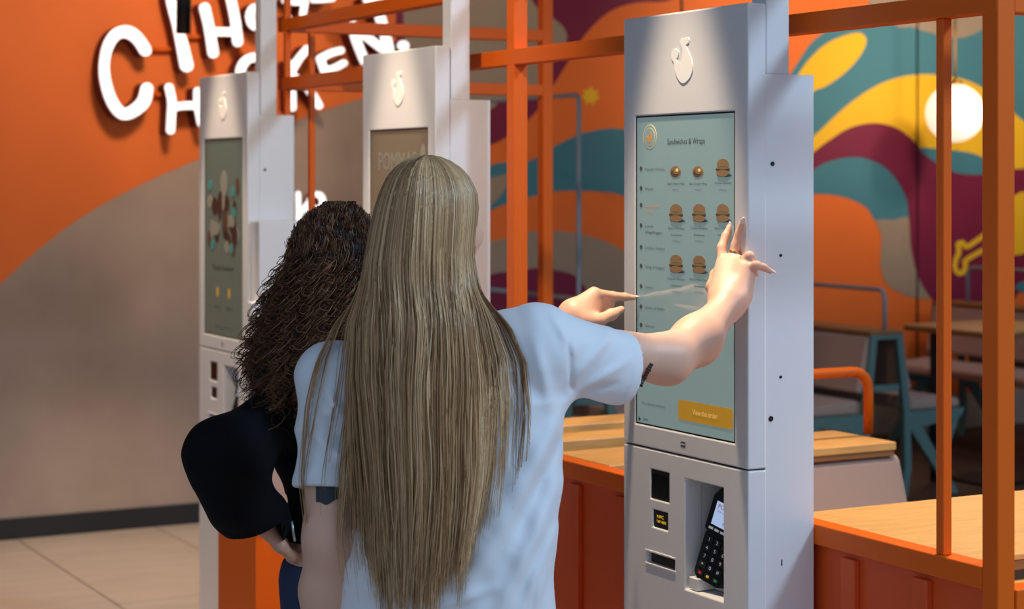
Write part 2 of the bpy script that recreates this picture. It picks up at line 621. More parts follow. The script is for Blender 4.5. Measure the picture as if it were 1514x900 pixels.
letter(sign2, [(s4([(690, 705), (692, 800), (690, 890)]), 8), (s4([(692, 830), (715, 800), (738, 760)]), 7)], depth=0.06)
letter(sign2, [(s4([(752, 800), (752, 745), (775, 712), (808, 715), (822, 750), (808, 782), (775, 778)]), [8, 9, 10, 11, 10, 9, 8])], depth=0.06)

# ------------------------------------------------------------------ orange partition frame
part = thing('partition_frame', (FRX, 4.2, 0), 'orange metal frame of posts and beams on a low panelled wall behind the kiosks', 'partition')
S = 0.041
def bar(name, x0, x1, y0, y1, z0, z1, m=M_ORANGE):
    return box(name, part, m, x0, x1, y0, y1, z0, z1, 0.0025)


YN = 2.53 * FK
YB = 5.85 * FK
XB = 3.30 * FK
TOP = 3.55
LZ = CAMZ - (CAMZ - 0.963) * FK
BZ = [CAMZ + (q - CAMZ) * FK for q in (1.93, 2.12)]
# posts
for y in (YN, 4.281 * FK):
    bar('post', FRX, FRX + S, y, y + S, 0, TOP)
bar('post', XB, XB + S, YB, YB + S, 0, TOP)
bar('post', FRX + 1.7, FRX + 1.7 + S, YN, YN + S, 0, TOP)
bar('thin_post', FRX, FRX + 0.02, YB - 0.025, YB - 0.005, LZ, TOP)
bar('thin_post', 2.425 * FK, 2.425 * FK + 0.02, YB, YB + 0.02, 0, BZ[1])
yt = pX(1391, 817, FRX)[1]
bar('thin_post', FRX + 0.006, FRX + 0.027, yt, yt + 0.021, LZ, BZ[0])
# beams along the wall of kiosks
for z0 in BZ:
    bar('beam', FRX - 0.001, FRX + S - 0.001, YN + 0.002, YB + S, z0, z0 + S)
    bar('beam', FRX + S, XB, YB + 0.001, YB + S - 0.001, z0, z0 + S)
    bar('beam', FRX + S, FRX + 1.7, YN + 0.001, YN + S - 0.001, z0, z0 + S)
# low wall
bar('ledge', FRX - 0.001, FRX + S + 0.004, YN + S, YB, LZ - S, LZ)
bar('ledge', FRX + S, FRX + 1.7, YN - 0.004, YN + S + 0.004, 0.865, 0.906)
bar('wall_panel', FRX + 0.016, FRX + 0.03, YN + S, YB, 0, LZ - S, M_ORANGE_PANEL)
bar('wall_panel', FRX + S, FRX + 1.7, YN + 0.016, YN + 0.03, 0, 0.865, M_ORANGE_PANEL)
ribw = pX(1241, 830, FRX)[1] - pX(1262, 830, FRX)[1]
rs = pX(1241, 830, FRX)[1] - pX(1346, 830, FRX)[1]
r0 = pX(1262, 830, FRX)[1]
k = -2
rib0 = None
while True:
    y = r0 + rs * k
    k += 1
    if y < YN + 0.06:
        continue
    if y > YB - 0.1:
        break
    if rib0 is None:
        rib0 = bar('rib', FRX + 0.001, FRX + 0.016, y, y + ribw, 0.02, LZ - S - 0.012, M_ORANGE_PANEL)
        y00 = y
    else:
        o = rib0.copy()
        col.objects.link(o)
        o.location.y = y - y00

# orange plinth in front, near the far kiosk
pc = pX(378, 800, 1.95)
plinth = thing('orange_plinth', (1.95, pc[1], 0), 'square orange metal plinth standing on the tiles behind the dark jacket', 'plinth')
yl = pX(322, 800, 1.95)[1]
box('plinth_body', plinth, M_ORANGE, 1.95, 2.15, pc[1], yl, 0.03, 0.66, 0.004)
box('plinth_foot', plinth, M_BLACK, 1.965, 2.135, pc[1] + 0.015, yl - 0.015, 0, 0.03, 0.002)
box('plinth_top', plinth, M_ORANGE, 1.945, 2.155, pc[1] - 0.005, yl + 0.005, 0.66, 0.675, 0.003)

# ------------------------------------------------------------------ kiosks
KX = 2.229
KW = 0.466
PT = 0.044
KD = 0.164
M_SCREEN = mat('screen_glass_lit', (120, 140, 140), 0.06, emit=0.26, ecol=(158, 184, 182), coat=0.6)
M_SCREEN2 = mat('screen_glass_dim', (104, 98, 86), 0.08, emit=0.13, ecol=(150, 136, 110), coat=0.5)
M_SCREEN3 = mat('screen_glass_far', (84, 100, 92), 0.08, emit=0.11, ecol=(120, 150, 138), coat=0.5)
M_UI_DARK = mat('ui_dark_print', (44, 46, 50), 0.3, emit=0.02)
M_UI_MID = mat('ui_grey_print', (84, 94, 96), 0.3, emit=0.05)
M_UI_ORANGE = mat('ui_orange_print', (205, 140, 60), 0.3, emit=0.2)
M_UI_BTN = mat('ui_button_gold', (196, 146, 46), 0.2, emit=0.22)
M_UI_PALE = mat('ui_pale_print', (226, 196, 120), 0.3, emit=0.3)
M_BUN = mat('ui_bun_print', (146, 116, 84), 0.3, emit=0.1)
M_FILL = mat('ui_filling_print', (104, 80, 60), 0.3, emit=0.06)
M_LEAF = mat('ui_lettuce_print', (132, 118, 84), 0.3, emit=0.08)
M_LOGO = mat('logo_gloss_white', (250, 246, 240), 0.18, spec=0.7)


def flat_x(name, pts_yz, x, m, parent, th=0.0004):
    P = [np.array([x, y, z]) for y, z in pts_yz]
    A = sum(P[i][1] * P[(i + 1) % len(P)][2] - P[(i + 1) % len(P)][1] * P[i][2] for i in range(len(P)))
    if A > 0:
        P = P[::-1]
    return prism(name, P, None, (th, 0, 0), m, parent)


def ell_pts(cy, cz, ry, rz, n=20, a0=0, a1=2 * math.pi):
    return [(cy + ry * math.cos(a0 + (a1 - a0) * k / n), cz + rz * math.sin(a0 + (a1 - a0) * k / n)) for k in range(n if a1 - a0 > 6 else n + 1)]


def rrect(y0, y1, z0, z1, r, n=4):
    out = []
    for (cy, cz, a) in ((y1 - r, z1 - r, 0), (y0 + r, z1 - r, 90), (y0 + r, z0 + r, 180), (y1 - r, z0 + r, 270)):
        for k in range(n + 1):
            t = math.radians(a + 90 * k / n)
            out.append((cy + r * math.cos(t), cz + r * math.sin(t)))
    return out


def kiosk(yn, label, which):
    yf = yn + KW
    k = thing('ordering_kiosk', (KX, yn + KW / 2, 0), label, 'kiosk', 'white self-ordering kiosks')
    sy0, sy1, sz0, sz1 = yn + 0.047, yn + 0.418, 1.112, 1.776
    slab_holes('display_panel', k, M_WHITE, (KX, KX + PT), (yn, yf), (1.0655, 1.99), [(sy0, sy1, sz0, sz1)], 0.0035)
    sm = {1: M_SCREEN, 2: M_SCREEN2, 3: M_SCREEN3}[which]
    scr = box('screen', k, sm, KX + 0.003, KX + 0.02, sy0 - 0.004, sy1 + 0.004, sz0 - 0.004, sz1 + 0.004, 0)
    bm = bmesh.new()
    for (a, b, c, d) in ((sy0, sy0 + 0.003, sz0, sz1), (sy1 - 0.003, sy1, sz0, sz1), (sy0, sy1, sz0, sz0 + 0.003), (sy0, sy1, sz1 - 0.003, sz1)):
        add_box(bm, KX + 0.0018, KX + 0.003, a, b, c, d)
    bm_obj('screen_gasket', bm, M_DARK, k)
    # lower cabinet
    sc = (yn + 0.285, yn + 0.358, 0.958, 1.021)
    sd = (yn + 0.290, yn + 0.350, 0.898, 0.936)
    sl = (yn + 0.264, yn + 0.372, 0.819, 0.843)
    rec = (yn + 0.086, yn + 0.226, 0.788, 1.018)
    slab_holes('lower_cabinet', k, M_WHITE, (KX, KX + PT), (yn, yf), (0.02, 1.0625), [sc, sd, sl, rec], 0.003)
    box('cabinet_foot', k, M_BLACK, KX + 0.012, KX + KD - 0.01, yn + 0.012, yf - 0.012, 0, 0.02, 0.002)
    box('seam_strip', k, M_BLACK, KX + 0.006, KX + PT - 0.001, yn + 0.006, yf - 0.006, 1.057, 1.067, 0)
    slab_holes('back_housing', k, M_WHITE, (KX + PT + 0.0005, KX + 0.122), (yn + 0.004, yf - 0.004), (0.02, 1.85), [rec], 0)
    box('back_plate', k, M_WHITE, KX + 0.122, KX + KD, yn + 0.004, yf - 0.004, 0.02, 1.85, 0)
    box('mounting_post', k, M_WHITE, KX + PT + 0.004, KX + PT + 0.060, yn + 0.005, yn + 0.055, 1.85, TOP, 0.002)
    # scanner, little display, receipt slot
    box('scanner_window', k, M_BLACK, KX + 0.002, KX + 0.03, sc[0], sc[1], sc[2], sc[3], 0.002)
    flat_x('scanner_glass', rrect(sc[0] + 0.009, sc[1] - 0.009, sc[2] + 0.009, sc[3] - 0.009, 0.004), KX + 0.0012, M_DARK, k)
    box('reader_display', k, M_BLACK, KX + 0.004, KX + 0.03, sd[0], sd[1], sd[2], sd[3], 0)
    if which == 1:
        text_on_x('display_lettering', 'NFC', (KX + 0.004, sd[0] + 0.034, sd[2] + 0.021), 0.007, mat('amber_led', (235, 190, 40), 0.4, emit=0.7), k, align='CENTER', font_x=1.4)
        text_on_x('display_lettering', 'TAP HERE', (KX + 0.004, sd[0] + 0.030, sd[2] + 0.011), 0.006, mat('amber_led', (235, 190, 40), 0.4, emit=0.7), k, align='CENTER', font_x=1.0)
    box('receipt_slot', k, M_BLACK, KX + 0.012, KX + 0.04, sl[0], sl[1], sl[2], sl[3], 0)
    for (dz0, dz1) in ((-0.004, 0.0), (sl[3] - sl[2], sl[3] - sl[2] + 0.004)):
        box('slot_lip', k, M_WHITE, KX - 0.002, KX + 0.002, sl[0] - 0.004, sl[1] + 0.004, sl[2] + dz0, sl[2] + dz1, 0.0008)
    cz = 1.088
    cyp = pX(1010, 657, KX)[1] - 3.127 + yn
    flat_x('hotline_mark', rrect(cyp - 0.009, cyp + 0.009, cz - 0.006, cz + 0.006, 0.002), KX - 0.0004, M_UI_MID, k)
    flat_x('hotline_mark', rrect(cyp - 0.007, cyp + 0.007, cz - 0.0012, cz + 0.0012, 0.001), KX - 0.0008, M_WHITE, k)
    # side screws
    for (dx, z, r) in ((0.062, 1.671, 0.0045), (0.082, 1.488, 0.003), (0.082, 1.245, 0.003), (0.058, 1.163, 0.0055)):
        v, f = tube_geo([(KX + dx, yn + 0.0045, z), (KX + dx, yn + 0.0025, z)], r, 12)
        mesh_obj('side_screw', v, f, M_BLACK, k)
    box('lock_slot', k, M_BLACK, KX + 0.084, KX + 0.0855, yn + 0.003, yn + 0.0045, 0.868, 0.880, 0)
    # logo on the top panel
    ly, lz = yn + 0.238, 1.87
    lc = [(318, 160), (333, 157), (334, 176), (322, 187), (331, 212), (345, 245), (350, 285), (338, 322), (312, 346), (292, 332), (278, 300), (272, 262), (262, 240), (264, 214), (280, 203), (292, 214), (288, 238), (282, 244), (292, 262), (305, 248), (308, 215), (302, 190), (298, 168)]
    P = []
    for x, y in lc:
        q = pX(900 + x / 2.812, y / 2.812, KX)
        P.append((q[1] - 3.127 + yn, q[2]))
    flat_x('logo', catmull(P, 4), KX - 0.0012, M_LOGO, k, 0.0012)
    # terminal recess ledge
    box('terminal_cradle', k, M_WHITE, KX + 0.05, KX + 0.118, rec[0] + 0.02, rec[1] - 0.03, rec[2] + 0.001, rec[2] + 0.028, 0.002)
    return k, scr


K1Y, K2Y, K3Y = 3.127, 4.525, 5.905
kio1, scr1 = kiosk(K1Y, 'nearest white ordering kiosk with lit sandwich menu, right of the two women', 1)
kio2, scr2 = kiosk(K2Y, 'middle white ordering kiosk with dim brown screen, behind the blonde head', 2)
kio3, scr3 = kiosk(K3Y, 'farthest white ordering kiosk at left, in front of the lit letters', 3)

# ---- menu on the near screen (pixel -> point on the screen surface)
SX = KX + 0.0028
def S1(x, y):
    q = pX(x, y, SX)
    return q


def ui_text(s, x, y, hpx, m, wpx=None, align='LEFT'):
    p = S1(x, y)
    z = p[0] * SA + p[1] * CA
    h = hpx / FPX * z
    w = None
    if wpx:
        w = abs(S1(x, y)[1] - S1(x + wpx, y)[1])
    text_on_x('menu_lettering', s, p, h, m, scr1, width=w, align=align)


ui_text('Sandwiches & Wraps', 1014, 213, 9, M_UI_DARK, 57, 'CENTER')
cats = [('Popular Choices', 249), ('Meals', 278), ('Sandwiches', 303), ('Lunch', 333), ('Chicken Tenders', 365), ('Wings & Nuggets', 393), ('Sides', 423), ('Drinks & Shakes', 453), ('Sauces', 480)]
for s, y in cats:
    ui_text(s, 954, y + 3, 4, M_UI_ORANGE if s == 'Sandwiches' else (M_UI_DARK if s == 'Lunch' else M_UI_MID), 24 * len(s) / 14 + 3)
    p = S1(948, y)
    flat_x('menu_icon', ell_pts(p[1], p[2], 0.0055, 0.005, 10), SX - 0.0006, M_UI_MID, scr1)
ui_text('& Wraps', 954, 314, 4, M_UI_ORANGE, 13)
ui_text('Wings/Nuggets', 954, 345, 4, M_UI_DARK, 25)
items = [(999, 254, 0, 'Classic Chicken Wrap', ''), (1032, 254, 0, 'Spicy Chicken Wrap', ''), (1069, 248, 1, 'Chicken Sandwich', ''),
         (1000, 315, 1, 'Spicy Chicken', 'Sandwich'), (1034, 315, 1, 'Chicken Sandwich', 'Deluxe'), (1069, 315, 1, 'Spicy Chicken', 'Sandwich'),
         (1000, 390, 1, 'Deluxe Chicken', 'Sandwich'), (1034, 391, 1, 'Spicy Chicken Deluxe', 'Sandwich')]
for (x, y, kind, a, b) in items:
    p = S1(x, y)
    ky = abs(S1(x, y)[1] - S1(x + 1, y)[1])
    kz = abs(S1(x, y)[2] - S1(x, y + 1)[2])
    def bl(dx, dy, rx, ry, m, o=0, a0=0, a1=2 * math.pi, nm='menu_picture'):
        flat_x(nm, ell_pts(p[1] - dx * ky, p[2] - dy * kz, rx * ky, ry * kz, 18, a0, a1), SX - 0.0005 - 0.0003 * o, m, scr1)
    if kind == 0:
        bl(0, 0, 8, 8.5, M_BUN)
        bl(-1.5, 2, 5.5, 5.5, M_FILL, 1)
        bl(1.5, -1.5, 5, 5, M_BUN, 2)
        bl(2.5, -2.5, 2, 2.4, M_UI_PALE, 3)
        yy = 277
        ui_text(a, x, y + 19, 3.3, M_UI_DARK, 26, 'CENTER')
        ui_text('9.90 zl', x, y + 28, 2.8, M_UI_MID, 9, 'CENTER')
    else:
        bl(2, 11, 11, 2.6, M_UI_MID, 0)
        bl(0, -5, 9, 8.5, M_BUN, 1)
        bl(0, 2.5, 10.5, 5, M_FILL, 2)
        bl(0, 0.5, 9.5, 2, M_LEAF, 3)
        bl(0, 8, 9, 5, M_BUN, 4)
        ui_text(a, x, y + 24, 3.3, M_UI_DARK, 25 if len(a) < 18 else 30, 'CENTER')
        if b:
            ui_text(b, x, y + 34, 3.3, M_UI_DARK, 16, 'CENTER')
        ui_text('19.90 zl', x, y + (34 if not b else 43), 2.8, M_UI_MID, 11, 'CENTER')
p = S1(961, 202)
# round badge: ring and bird shape
for rr, mm, off in ((0.0262, M_UI_PALE, 0.0004), (0.0248, M_SCREEN, 0.0007), (0.0195, M_UI_PALE, 0.0010), (0.0185, M_SCREEN, 0.0013)):
    flat_x('menu_badge', ell_pts(p[1], p[2], rr, rr, 28), SX - off, mm, scr1)
flat_x('menu_badge', catmull([(p[1] - 0.004, p[2] + 0.011), (p[1] - 0.009, p[2] - 0.002), (p[1] - 0.004, p[2] - 0.012), (p[1] + 0.007, p[2] - 0.010), (p[1] + 0.010, p[2] + 0.002), (p[1] + 0.003, p[2] - 0.002)], 4), SX - 0.0017, M_UI_ORANGE, scr1)
a, b = S1(1003, 593), S1(1084, 612)
btn = flat_x('menu_button', rrect(b[1], a[1], 1.138, 1.180, 0.009), SX - 0.0006, M_UI_BTN, scr1)
q = S1(1043, 612)
text_on_x('menu_lettering', 'View the order', (SX - 0.0012, q[1], 1.154), 0.0115, M_UI_PALE, scr1, align='CENTER', width=0.09)
ui_text('Your current selection', 949, 597, 4, M_UI_MID, 34)
ui_text('Start', 951, 621, 5, M_UI_DARK, 7)
p = S1(946, 619)
flat_x('menu_icon', [(p[1] - 0.005, p[2]), (p[1] + 0.004, p[2] + 0.005), (p[1] + 0.004, p[2] - 0.005)], SX - 0.0006, M_UI_DARK, scr1)

# ---- middle screen: a pale phrase; far screen: poster with menu
def scr_text(scr, yn, s, fy, z, h, m, w=None, align='CENTER'):
    text_on_x('screen_lettering', s, (SX, yn + KW * (1 - fy), z), h, m, scr, width=w, align=align)


M_S2P = mat('screen_pale_print', (136, 134, 122), 0.3, emit=0.09)
scr_text(scr2, K2Y, 'POMMAS', 0.48, 1.665, 0.05, M_S2P, 0.24)
scr_text(scr2, K2Y, 'NOWE', 0.50, 1.59, 0.04, M_S2P, 0.18)
flat_x('screen_picture', ell_pts(K2Y + 0.08, 1.70, 0.014, 0.035, 14), SX - 0.0005, M_S2P, scr2)
M_P1 = mat('poster_dark_print', (62, 48, 48), 0.3)
M_P2 = mat('poster_teal_print', (58, 140, 134), 0.3, emit=0.08)
M_P3 = mat('poster_brown_print', (96, 70, 58), 0.3)
for i in range(26):
    fy = K3Y + KW * rnd.uniform(0.2, 0.82)
    z = rnd.uniform(1.40, 1.66)
    flat_x('screen_picture', ell_pts(fy, z, rnd.uniform(0.012, 0.035), rnd.uniform(0.02, 0.055), 12), SX - 0.0005 - i * 0.00003, rnd.choice([M_P1, M_P3, M_P1, M_S2P]), scr3)
for fx, z in ((0.78, 1.62), (0.3, 1.60), (0.28, 1.53), (0.72, 1.42), (0.33, 1.41)):
    flat_x('screen_picture', ell_pts(K3Y + KW * fx, z, 0.018, 0.018, 12), SX - 0.0016, M_P2, scr3)
scr_text(scr3, K3Y, 'Popular Selections', 0.5, 1.335, 0.018, M_UI_DARK, 0.2)
for fx in (0.38, 0.62):
    flat_x('screen_picture', ell_pts(K3Y + KW * fx, 1.26, 0.011, 0.018, 10), SX - 0.0005, M_UI_BTN, scr3)
    scr_text(scr3, K3Y, 'Menu', 1 - fx, 1.205, 0.011, M_UI_DARK, 0.05)
scr_text(scr3, K3Y, 'Choose your meal', 0.5, 1.14, 0.011, M_UI_MID, 0.16)
# side cabinet of the far kiosk
box('side_cabinet', kio3, M_WHITE, KX + 0.012, KX + KD, K3Y - 0.075, K3Y - 0.002, 0.02, 1.505, 0.003)
box('card_holder', kio3, M_WHITE, KX - 0.012, KX + 0.012, K3Y - 0.07, K3Y - 0.03, 1.20, 1.245, 0.003)


# ------------------------------------------------------------------ payment terminal
def terminal(yn, label, detail):
    rec = (yn + 0.086, yn + 0.226, 0.788, 1.018)
    t = thing('card_terminal', (KX + 0.05, (rec[0] + rec[1]) / 2, 0.818), label, 'card terminal', 'card terminals in the kiosk recesses')
    # profile in a local frame: u across (-Y), v up along the body, n towards the viewer (-X), body leaning back
    lean = math.radians(10)
    roll = math.radians(-13)
    yaw = math.radians(12)
    o = np.array([KX + 0.030, yn + 0.172, 0.812])
    hd_ = np.array([-math.cos(yaw), -math.sin(yaw), 0])
    U = np.array([math.sin(yaw), -math.cos(yaw), 0])
    V = np.array([0, 0, 1.0]) * math.cos(lean) - hd_ * math.sin(lean)
    Nn = hd_ * math.cos(lean) + np.array([0, 0, 1.0]) * math.sin(lean)
    U2 = U * math.cos(roll) + V * math.sin(roll)
    V2 = V * math.cos(roll) - U * math.sin(roll)
    def P(u, v, n):
        return o + (U2 * u * 1.14 + V2 * v + Nn * n) * 1.03
    def plate(name, outline, n0, n1, m, parent):
        A = [P(u, v, n1) for u, v in outline]
        return prism(name, A, None, Nn * (n0 - n1), m, parent)
    lower = [(-0.036, 0.006), (-0.026, -0.004), (0.026, -0.004), (0.036, 0.006), (0.036, 0.088), (0.030, 0.096), (-0.030, 0.096), (-0.036, 0.088)]
    upper = [(-0.036, 0.098), (-0.030, 0.094), (0.030, 0.094), (0.036, 0.098), (0.037, 0.165), (0.024, 0.192), (-0.020, 0.192), (-0.036, 0.165)]
    body = plate('terminal_body', lower, -0.02, 0.012, M_BLACK, t)
    head = plate('terminal_head', upper, -0.016, 0.018, M_BLACK, t)
    dm = mat('terminal_screen', (176, 198, 232), 0.1, emit=0.55)
    scr = plate('terminal_screen', [(-0.024, 0.110), (0.026, 0.110), (0.026, 0.158), (-0.024, 0.158)], 0.018, 0.0186, dm, t)
    def txt(s, u, v, h, m, n, w, par, name='terminal_lettering'):
        ob = text_on_x(name, s, (0, 0, 0), h, m, None, width=w, align='CENTER')
        me = ob.data
        co = np.zeros(len(me.vertices) * 3, np.float32)
        me.vertices.foreach_get('co', co)
        co = co.reshape(-1, 3)
        new = np.array([P(u - c[1], v + c[2], n) for c in co]) - np.array(wloc(par))
        me.vertices.foreach_set('co', new.astype(np.float32).ravel())
        me.update()
        ob.parent = par
        return ob
    mk = mat('key_print_white', (240, 240, 240), 0.4, emit=0.1)
    if detail:
        txt('POPEYES', 0.003, 0.145, 0.009, mat('terminal_red', (196, 40, 36), 0.4, emit=0.2), 0.0192, 0.042, scr)
        txt('Insert or tap your card', 0.003, 0.138, 0.003, M_UI_DARK, 0.0192, 0.04, scr)
        txt('PayCard', 0.012, 0.116, 0.006, mat('terminal_blue', (30, 50, 120), 0.4), 0.0192, 0.018, scr)
        ring = plate('contactless_mark', [(0.001 + 0.009 * math.cos(a), 0.176 + 0.007 * math.sin(a)) for a in np.linspace(0, 6.283, 16)[:-1]], 0.018, 0.0195, mat('grey_rubber', (70, 72, 76), 0.6), t)
    rows = ['123', '456', '789', '*0#']
    for i, row in enumerate(rows):
        for j, ch in enumerate(row):
            u, v = -0.02 + 0.02 * j, 0.078 - 0.0175 * i
            key = plate('key', [(u - 0.0085, v - 0.006), (u + 0.0085, v - 0.006), (u + 0.0085, v + 0.006), (u - 0.0085, v + 0.006)], 0.012, 0.0145, mat('key_rubber', (30, 30, 33), 0.5), t)
            if detail:
                txt(ch, u, v - 0.0035, 0.0075, mk, 0.0149, None, key, 'key_lettering')
    for j, c in enumerate(((190, 40, 36), (214, 186, 40), (40, 140, 70))):
        u, v = -0.02 + 0.02 * j, 0.008
        key = plate('key', [(u - 0.0075, v - 0.004), (u + 0.0075, v - 0.004), (u + 0.0075, v + 0.004), (u - 0.0075, v + 0.004)], 0.012, 0.0145, mat('key_rubber', (30, 30, 33), 0.5), t)
        plate('key_mark', [(u - 0.003, v - 0.0025), (u + 0.003, v - 0.0025), (u + 0.003, v + 0.0025), (u - 0.003, v + 0.0025)], 0.0145, 0.0149, mat('key_col%d' % j, c, 0.5, emit=0.15), key)
    for j in range(4):
        u = -0.021 + 0.0145 * j
        plate('function_key', [(u - 0.005, 0.1), (u + 0.005, 0.1), (u + 0.005, 0.1045), (u - 0.005, 0.1045)], 0.018, 0.02, mk, t)
    box('terminal_bracket', t, M_WHITE, KX + 0.006, KX + 0.05, yn + 0.186, yn + 0.220, 0.790, 0.815, 0.002)
    return t


terminal(K1Y, 'black card terminal with lit screen in the recess of the nearest kiosk', True)
terminal(K2Y, 'black card terminal in the recess of the middle kiosk', False)
terminal(K3Y, 'black card terminal in the recess of the farthest kiosk', False)

# ------------------------------------------------------------------ seating area
def tabletop(name, x0, x1, y0, y1, z, label, group=None, leg=None):
    t = thing(name, ((x0 + x1) / 2, (y0 + y1) / 2, PLAT), label, 'table', group)
    box('table_top', t, M_WOOD, x0, x1, y0, y1, z - 0.012, z, 0.003)
    box('table_edge', t, M_WOOD2, x0 + 0.004, x1 - 0.004, y0 + 0.004, y1 - 0.004, z - 0.032, z - 0.012, 0.002)
    lx = leg[0] if leg else (x0 + x1) / 2
    ly = leg[1] if leg else (y0 + y1) / 2
    box('table_leg', t, M_BLACK, lx - 0.025, lx + 0.025, ly - 0.025, ly + 0.025, PLAT + 0.015, z - 0.032, 0.002)
    box('table_base', t, M_BLACK, lx - 0.2, lx + 0.2, ly - 0.16, ly + 0.16, PLAT, PLAT + 0.015, 0.003)
    return t


tabletop('dining_table', 2.445, 3.75, 2.717, 3.27, 0.94, 'light oak dining table behind the orange ledge, right of the nearest kiosk', leg=(3.2, 3.0))
t2 = thing('slatted_table', (2.75, 4.69, PLAT), 'narrow table of two oak boards behind the low wall, under the white sleeve', 'table')
box('board', t2, M_WOOD, 2.46, 3.08, 4.47, 4.61, 0.91, 0.94, 0.003)
box('board', t2, M_WOOD, 2.46, 3.08, 4.75, 4.90, 0.91, 0.94, 0.003)
box('cross_bar', t2, M_WOOD2, 2.6, 2.65, 4.48, 4.89, 0.88, 0.91, 0.002)
box('table_leg', t2, M_BLACK, 2.6, 2.65, 4.66, 4.71, PLAT, 0.88, 0.002)
box('cross_bar', t2, M_WOOD2, 2.95, 3.0, 4.48, 4.89, 0.88, 0.91, 0.002)
box('table_leg', t2, M_BLACK, 2.95, 3.0, 4.66, 4.71, PLAT, 0.88, 0.002)
box('wood_shelf', part, M_WOOD, FRX + S + 0.002, FRX + 1.68, YN + S + 0.006, YN + S + 0.075, 0.872, 0.892, 0.002)
t3 = tabletop('dining_table', 6.3, 6.95, 6.9, 7.52, 0.92, 'dark brown table at the back below the purple paint', leg=(6.62, 7.2))
box('table_leg', t3, M_BLACK, 6.32, 6.36, 7.30, 7.34, PLAT, 0.888, 0.002)


def cushion(name, parent, m, pts, axis, a0, a1, r=0.03):
    """extrude a rounded profile. axis 'x': pts are (y,z); axis 'y': pts are (x,z)"""
    bm = bmesh.new()
    lo, hi = [], []
    for p in pts:
        if axis == 'x':
            lo.append(bm.verts.new((a0, p[0], p[1])))
            hi.append(bm.verts.new((a1, p[0], p[1])))
        else:
            lo.append(bm.verts.new((p[0], a0, p[1])))
            hi.append(bm.verts.new((p[0], a1, p[1])))
    n = len(pts)
    bm.faces.new(lo)
    bm.faces.new(hi[::-1])
    for i in range(n):
        bm.faces.new([lo[i], lo[(i + 1) % n], hi[(i + 1) % n], hi[i]])
    bmesh.ops.recalc_face_normals(bm, faces=bm.faces)
    bmesh.ops.bevel(bm, geom=list(bm.edges), offset=r, segments=4, affect='EDGES', profile=0.5)
    return bm_obj(name, bm, m, parent, smooth=False)


# bench along X with wooden cap, just behind the oak table
xe = pZ(1326, 653, 0.94)[0]
b1 = thing('booth_bench', ((2.42 + xe) / 2, 4.16, PLAT), 'beige upholstered booth bench with oak cap and orange rail, behind the oak table', 'bench')
box('cap', b1, M_WOOD, 2.46, xe, 4.03, 4.30, 0.918, 0.94, 0.003)
box('cap_edge', b1, M_WOOD2, 2.464, xe - 0.004, 4.034, 4.296, 0.903, 0.918, 0.001)
cushion('backrest', b1, M_BEIGE, [(4.045, 0.905), (3.955, 0.60), (4.02, 0.56), (4.15, 0.905)], 'x', 2.47, xe + 0.03, 0.022)
cushion('backrest', b1, M_BEIGE, [(4.285, 0.905), (4.375, 0.60), (4.31, 0.56), (4.18, 0.905)], 'x', 2.47, xe + 0.03, 0.022)
cushion('seat', b1, M_BEIGE, [(3.60, 0.61), (4.02, 0.61), (4.02, 0.54), (3.60, 0.54)], 'x', 2.47, xe, 0.02)
cushion('seat', b1, M_BEIGE, [(4.73 - 0.42, 0.61), (4.44, 0.61), (4.44, 0.54), (4.31, 0.54)], 'x', 2.47, xe, 0.02)
for x in (2.5, xe - 0.08):
    box('leg', b1, M_TEALMETAL, x, x + 0.03, 4.02, 4.06, PLAT, 0.56, 0.003)
    box('leg', b1, M_TEALMETAL, x, x + 0.03, 3.62, 3.66, PLAT, 0.54, 0.003)
    box('leg', b1, M_TEALMETAL, x, x + 0.03, 4.27, 4.31, PLAT, 0.56, 0.003)
rb = pZ(1284, 641, 0.94)
zt = 1.113
tube('rail', [(rb[0], rb[1], 0.94), (rb[0], rb[1], zt), (2.92, rb[1], zt), (2.92, rb[1], 0.94)], 0.014, M_ORANGE, b1, rad=0.06)


def plate_y(name, pts, y0, y1, m, parent):
    P = [np.array([x, y0, z]) for x, z in pts]
    A = sum(P[i][0] * P[(i + 1) % len(P)][2] - P[(i + 1) % len(P)][0] * P[i][2] for i in range(len(P)))
    if A < 0:
        P = P[::-1]
    return prism(name, P, None, (0, y1 - y0, 0), m, parent)


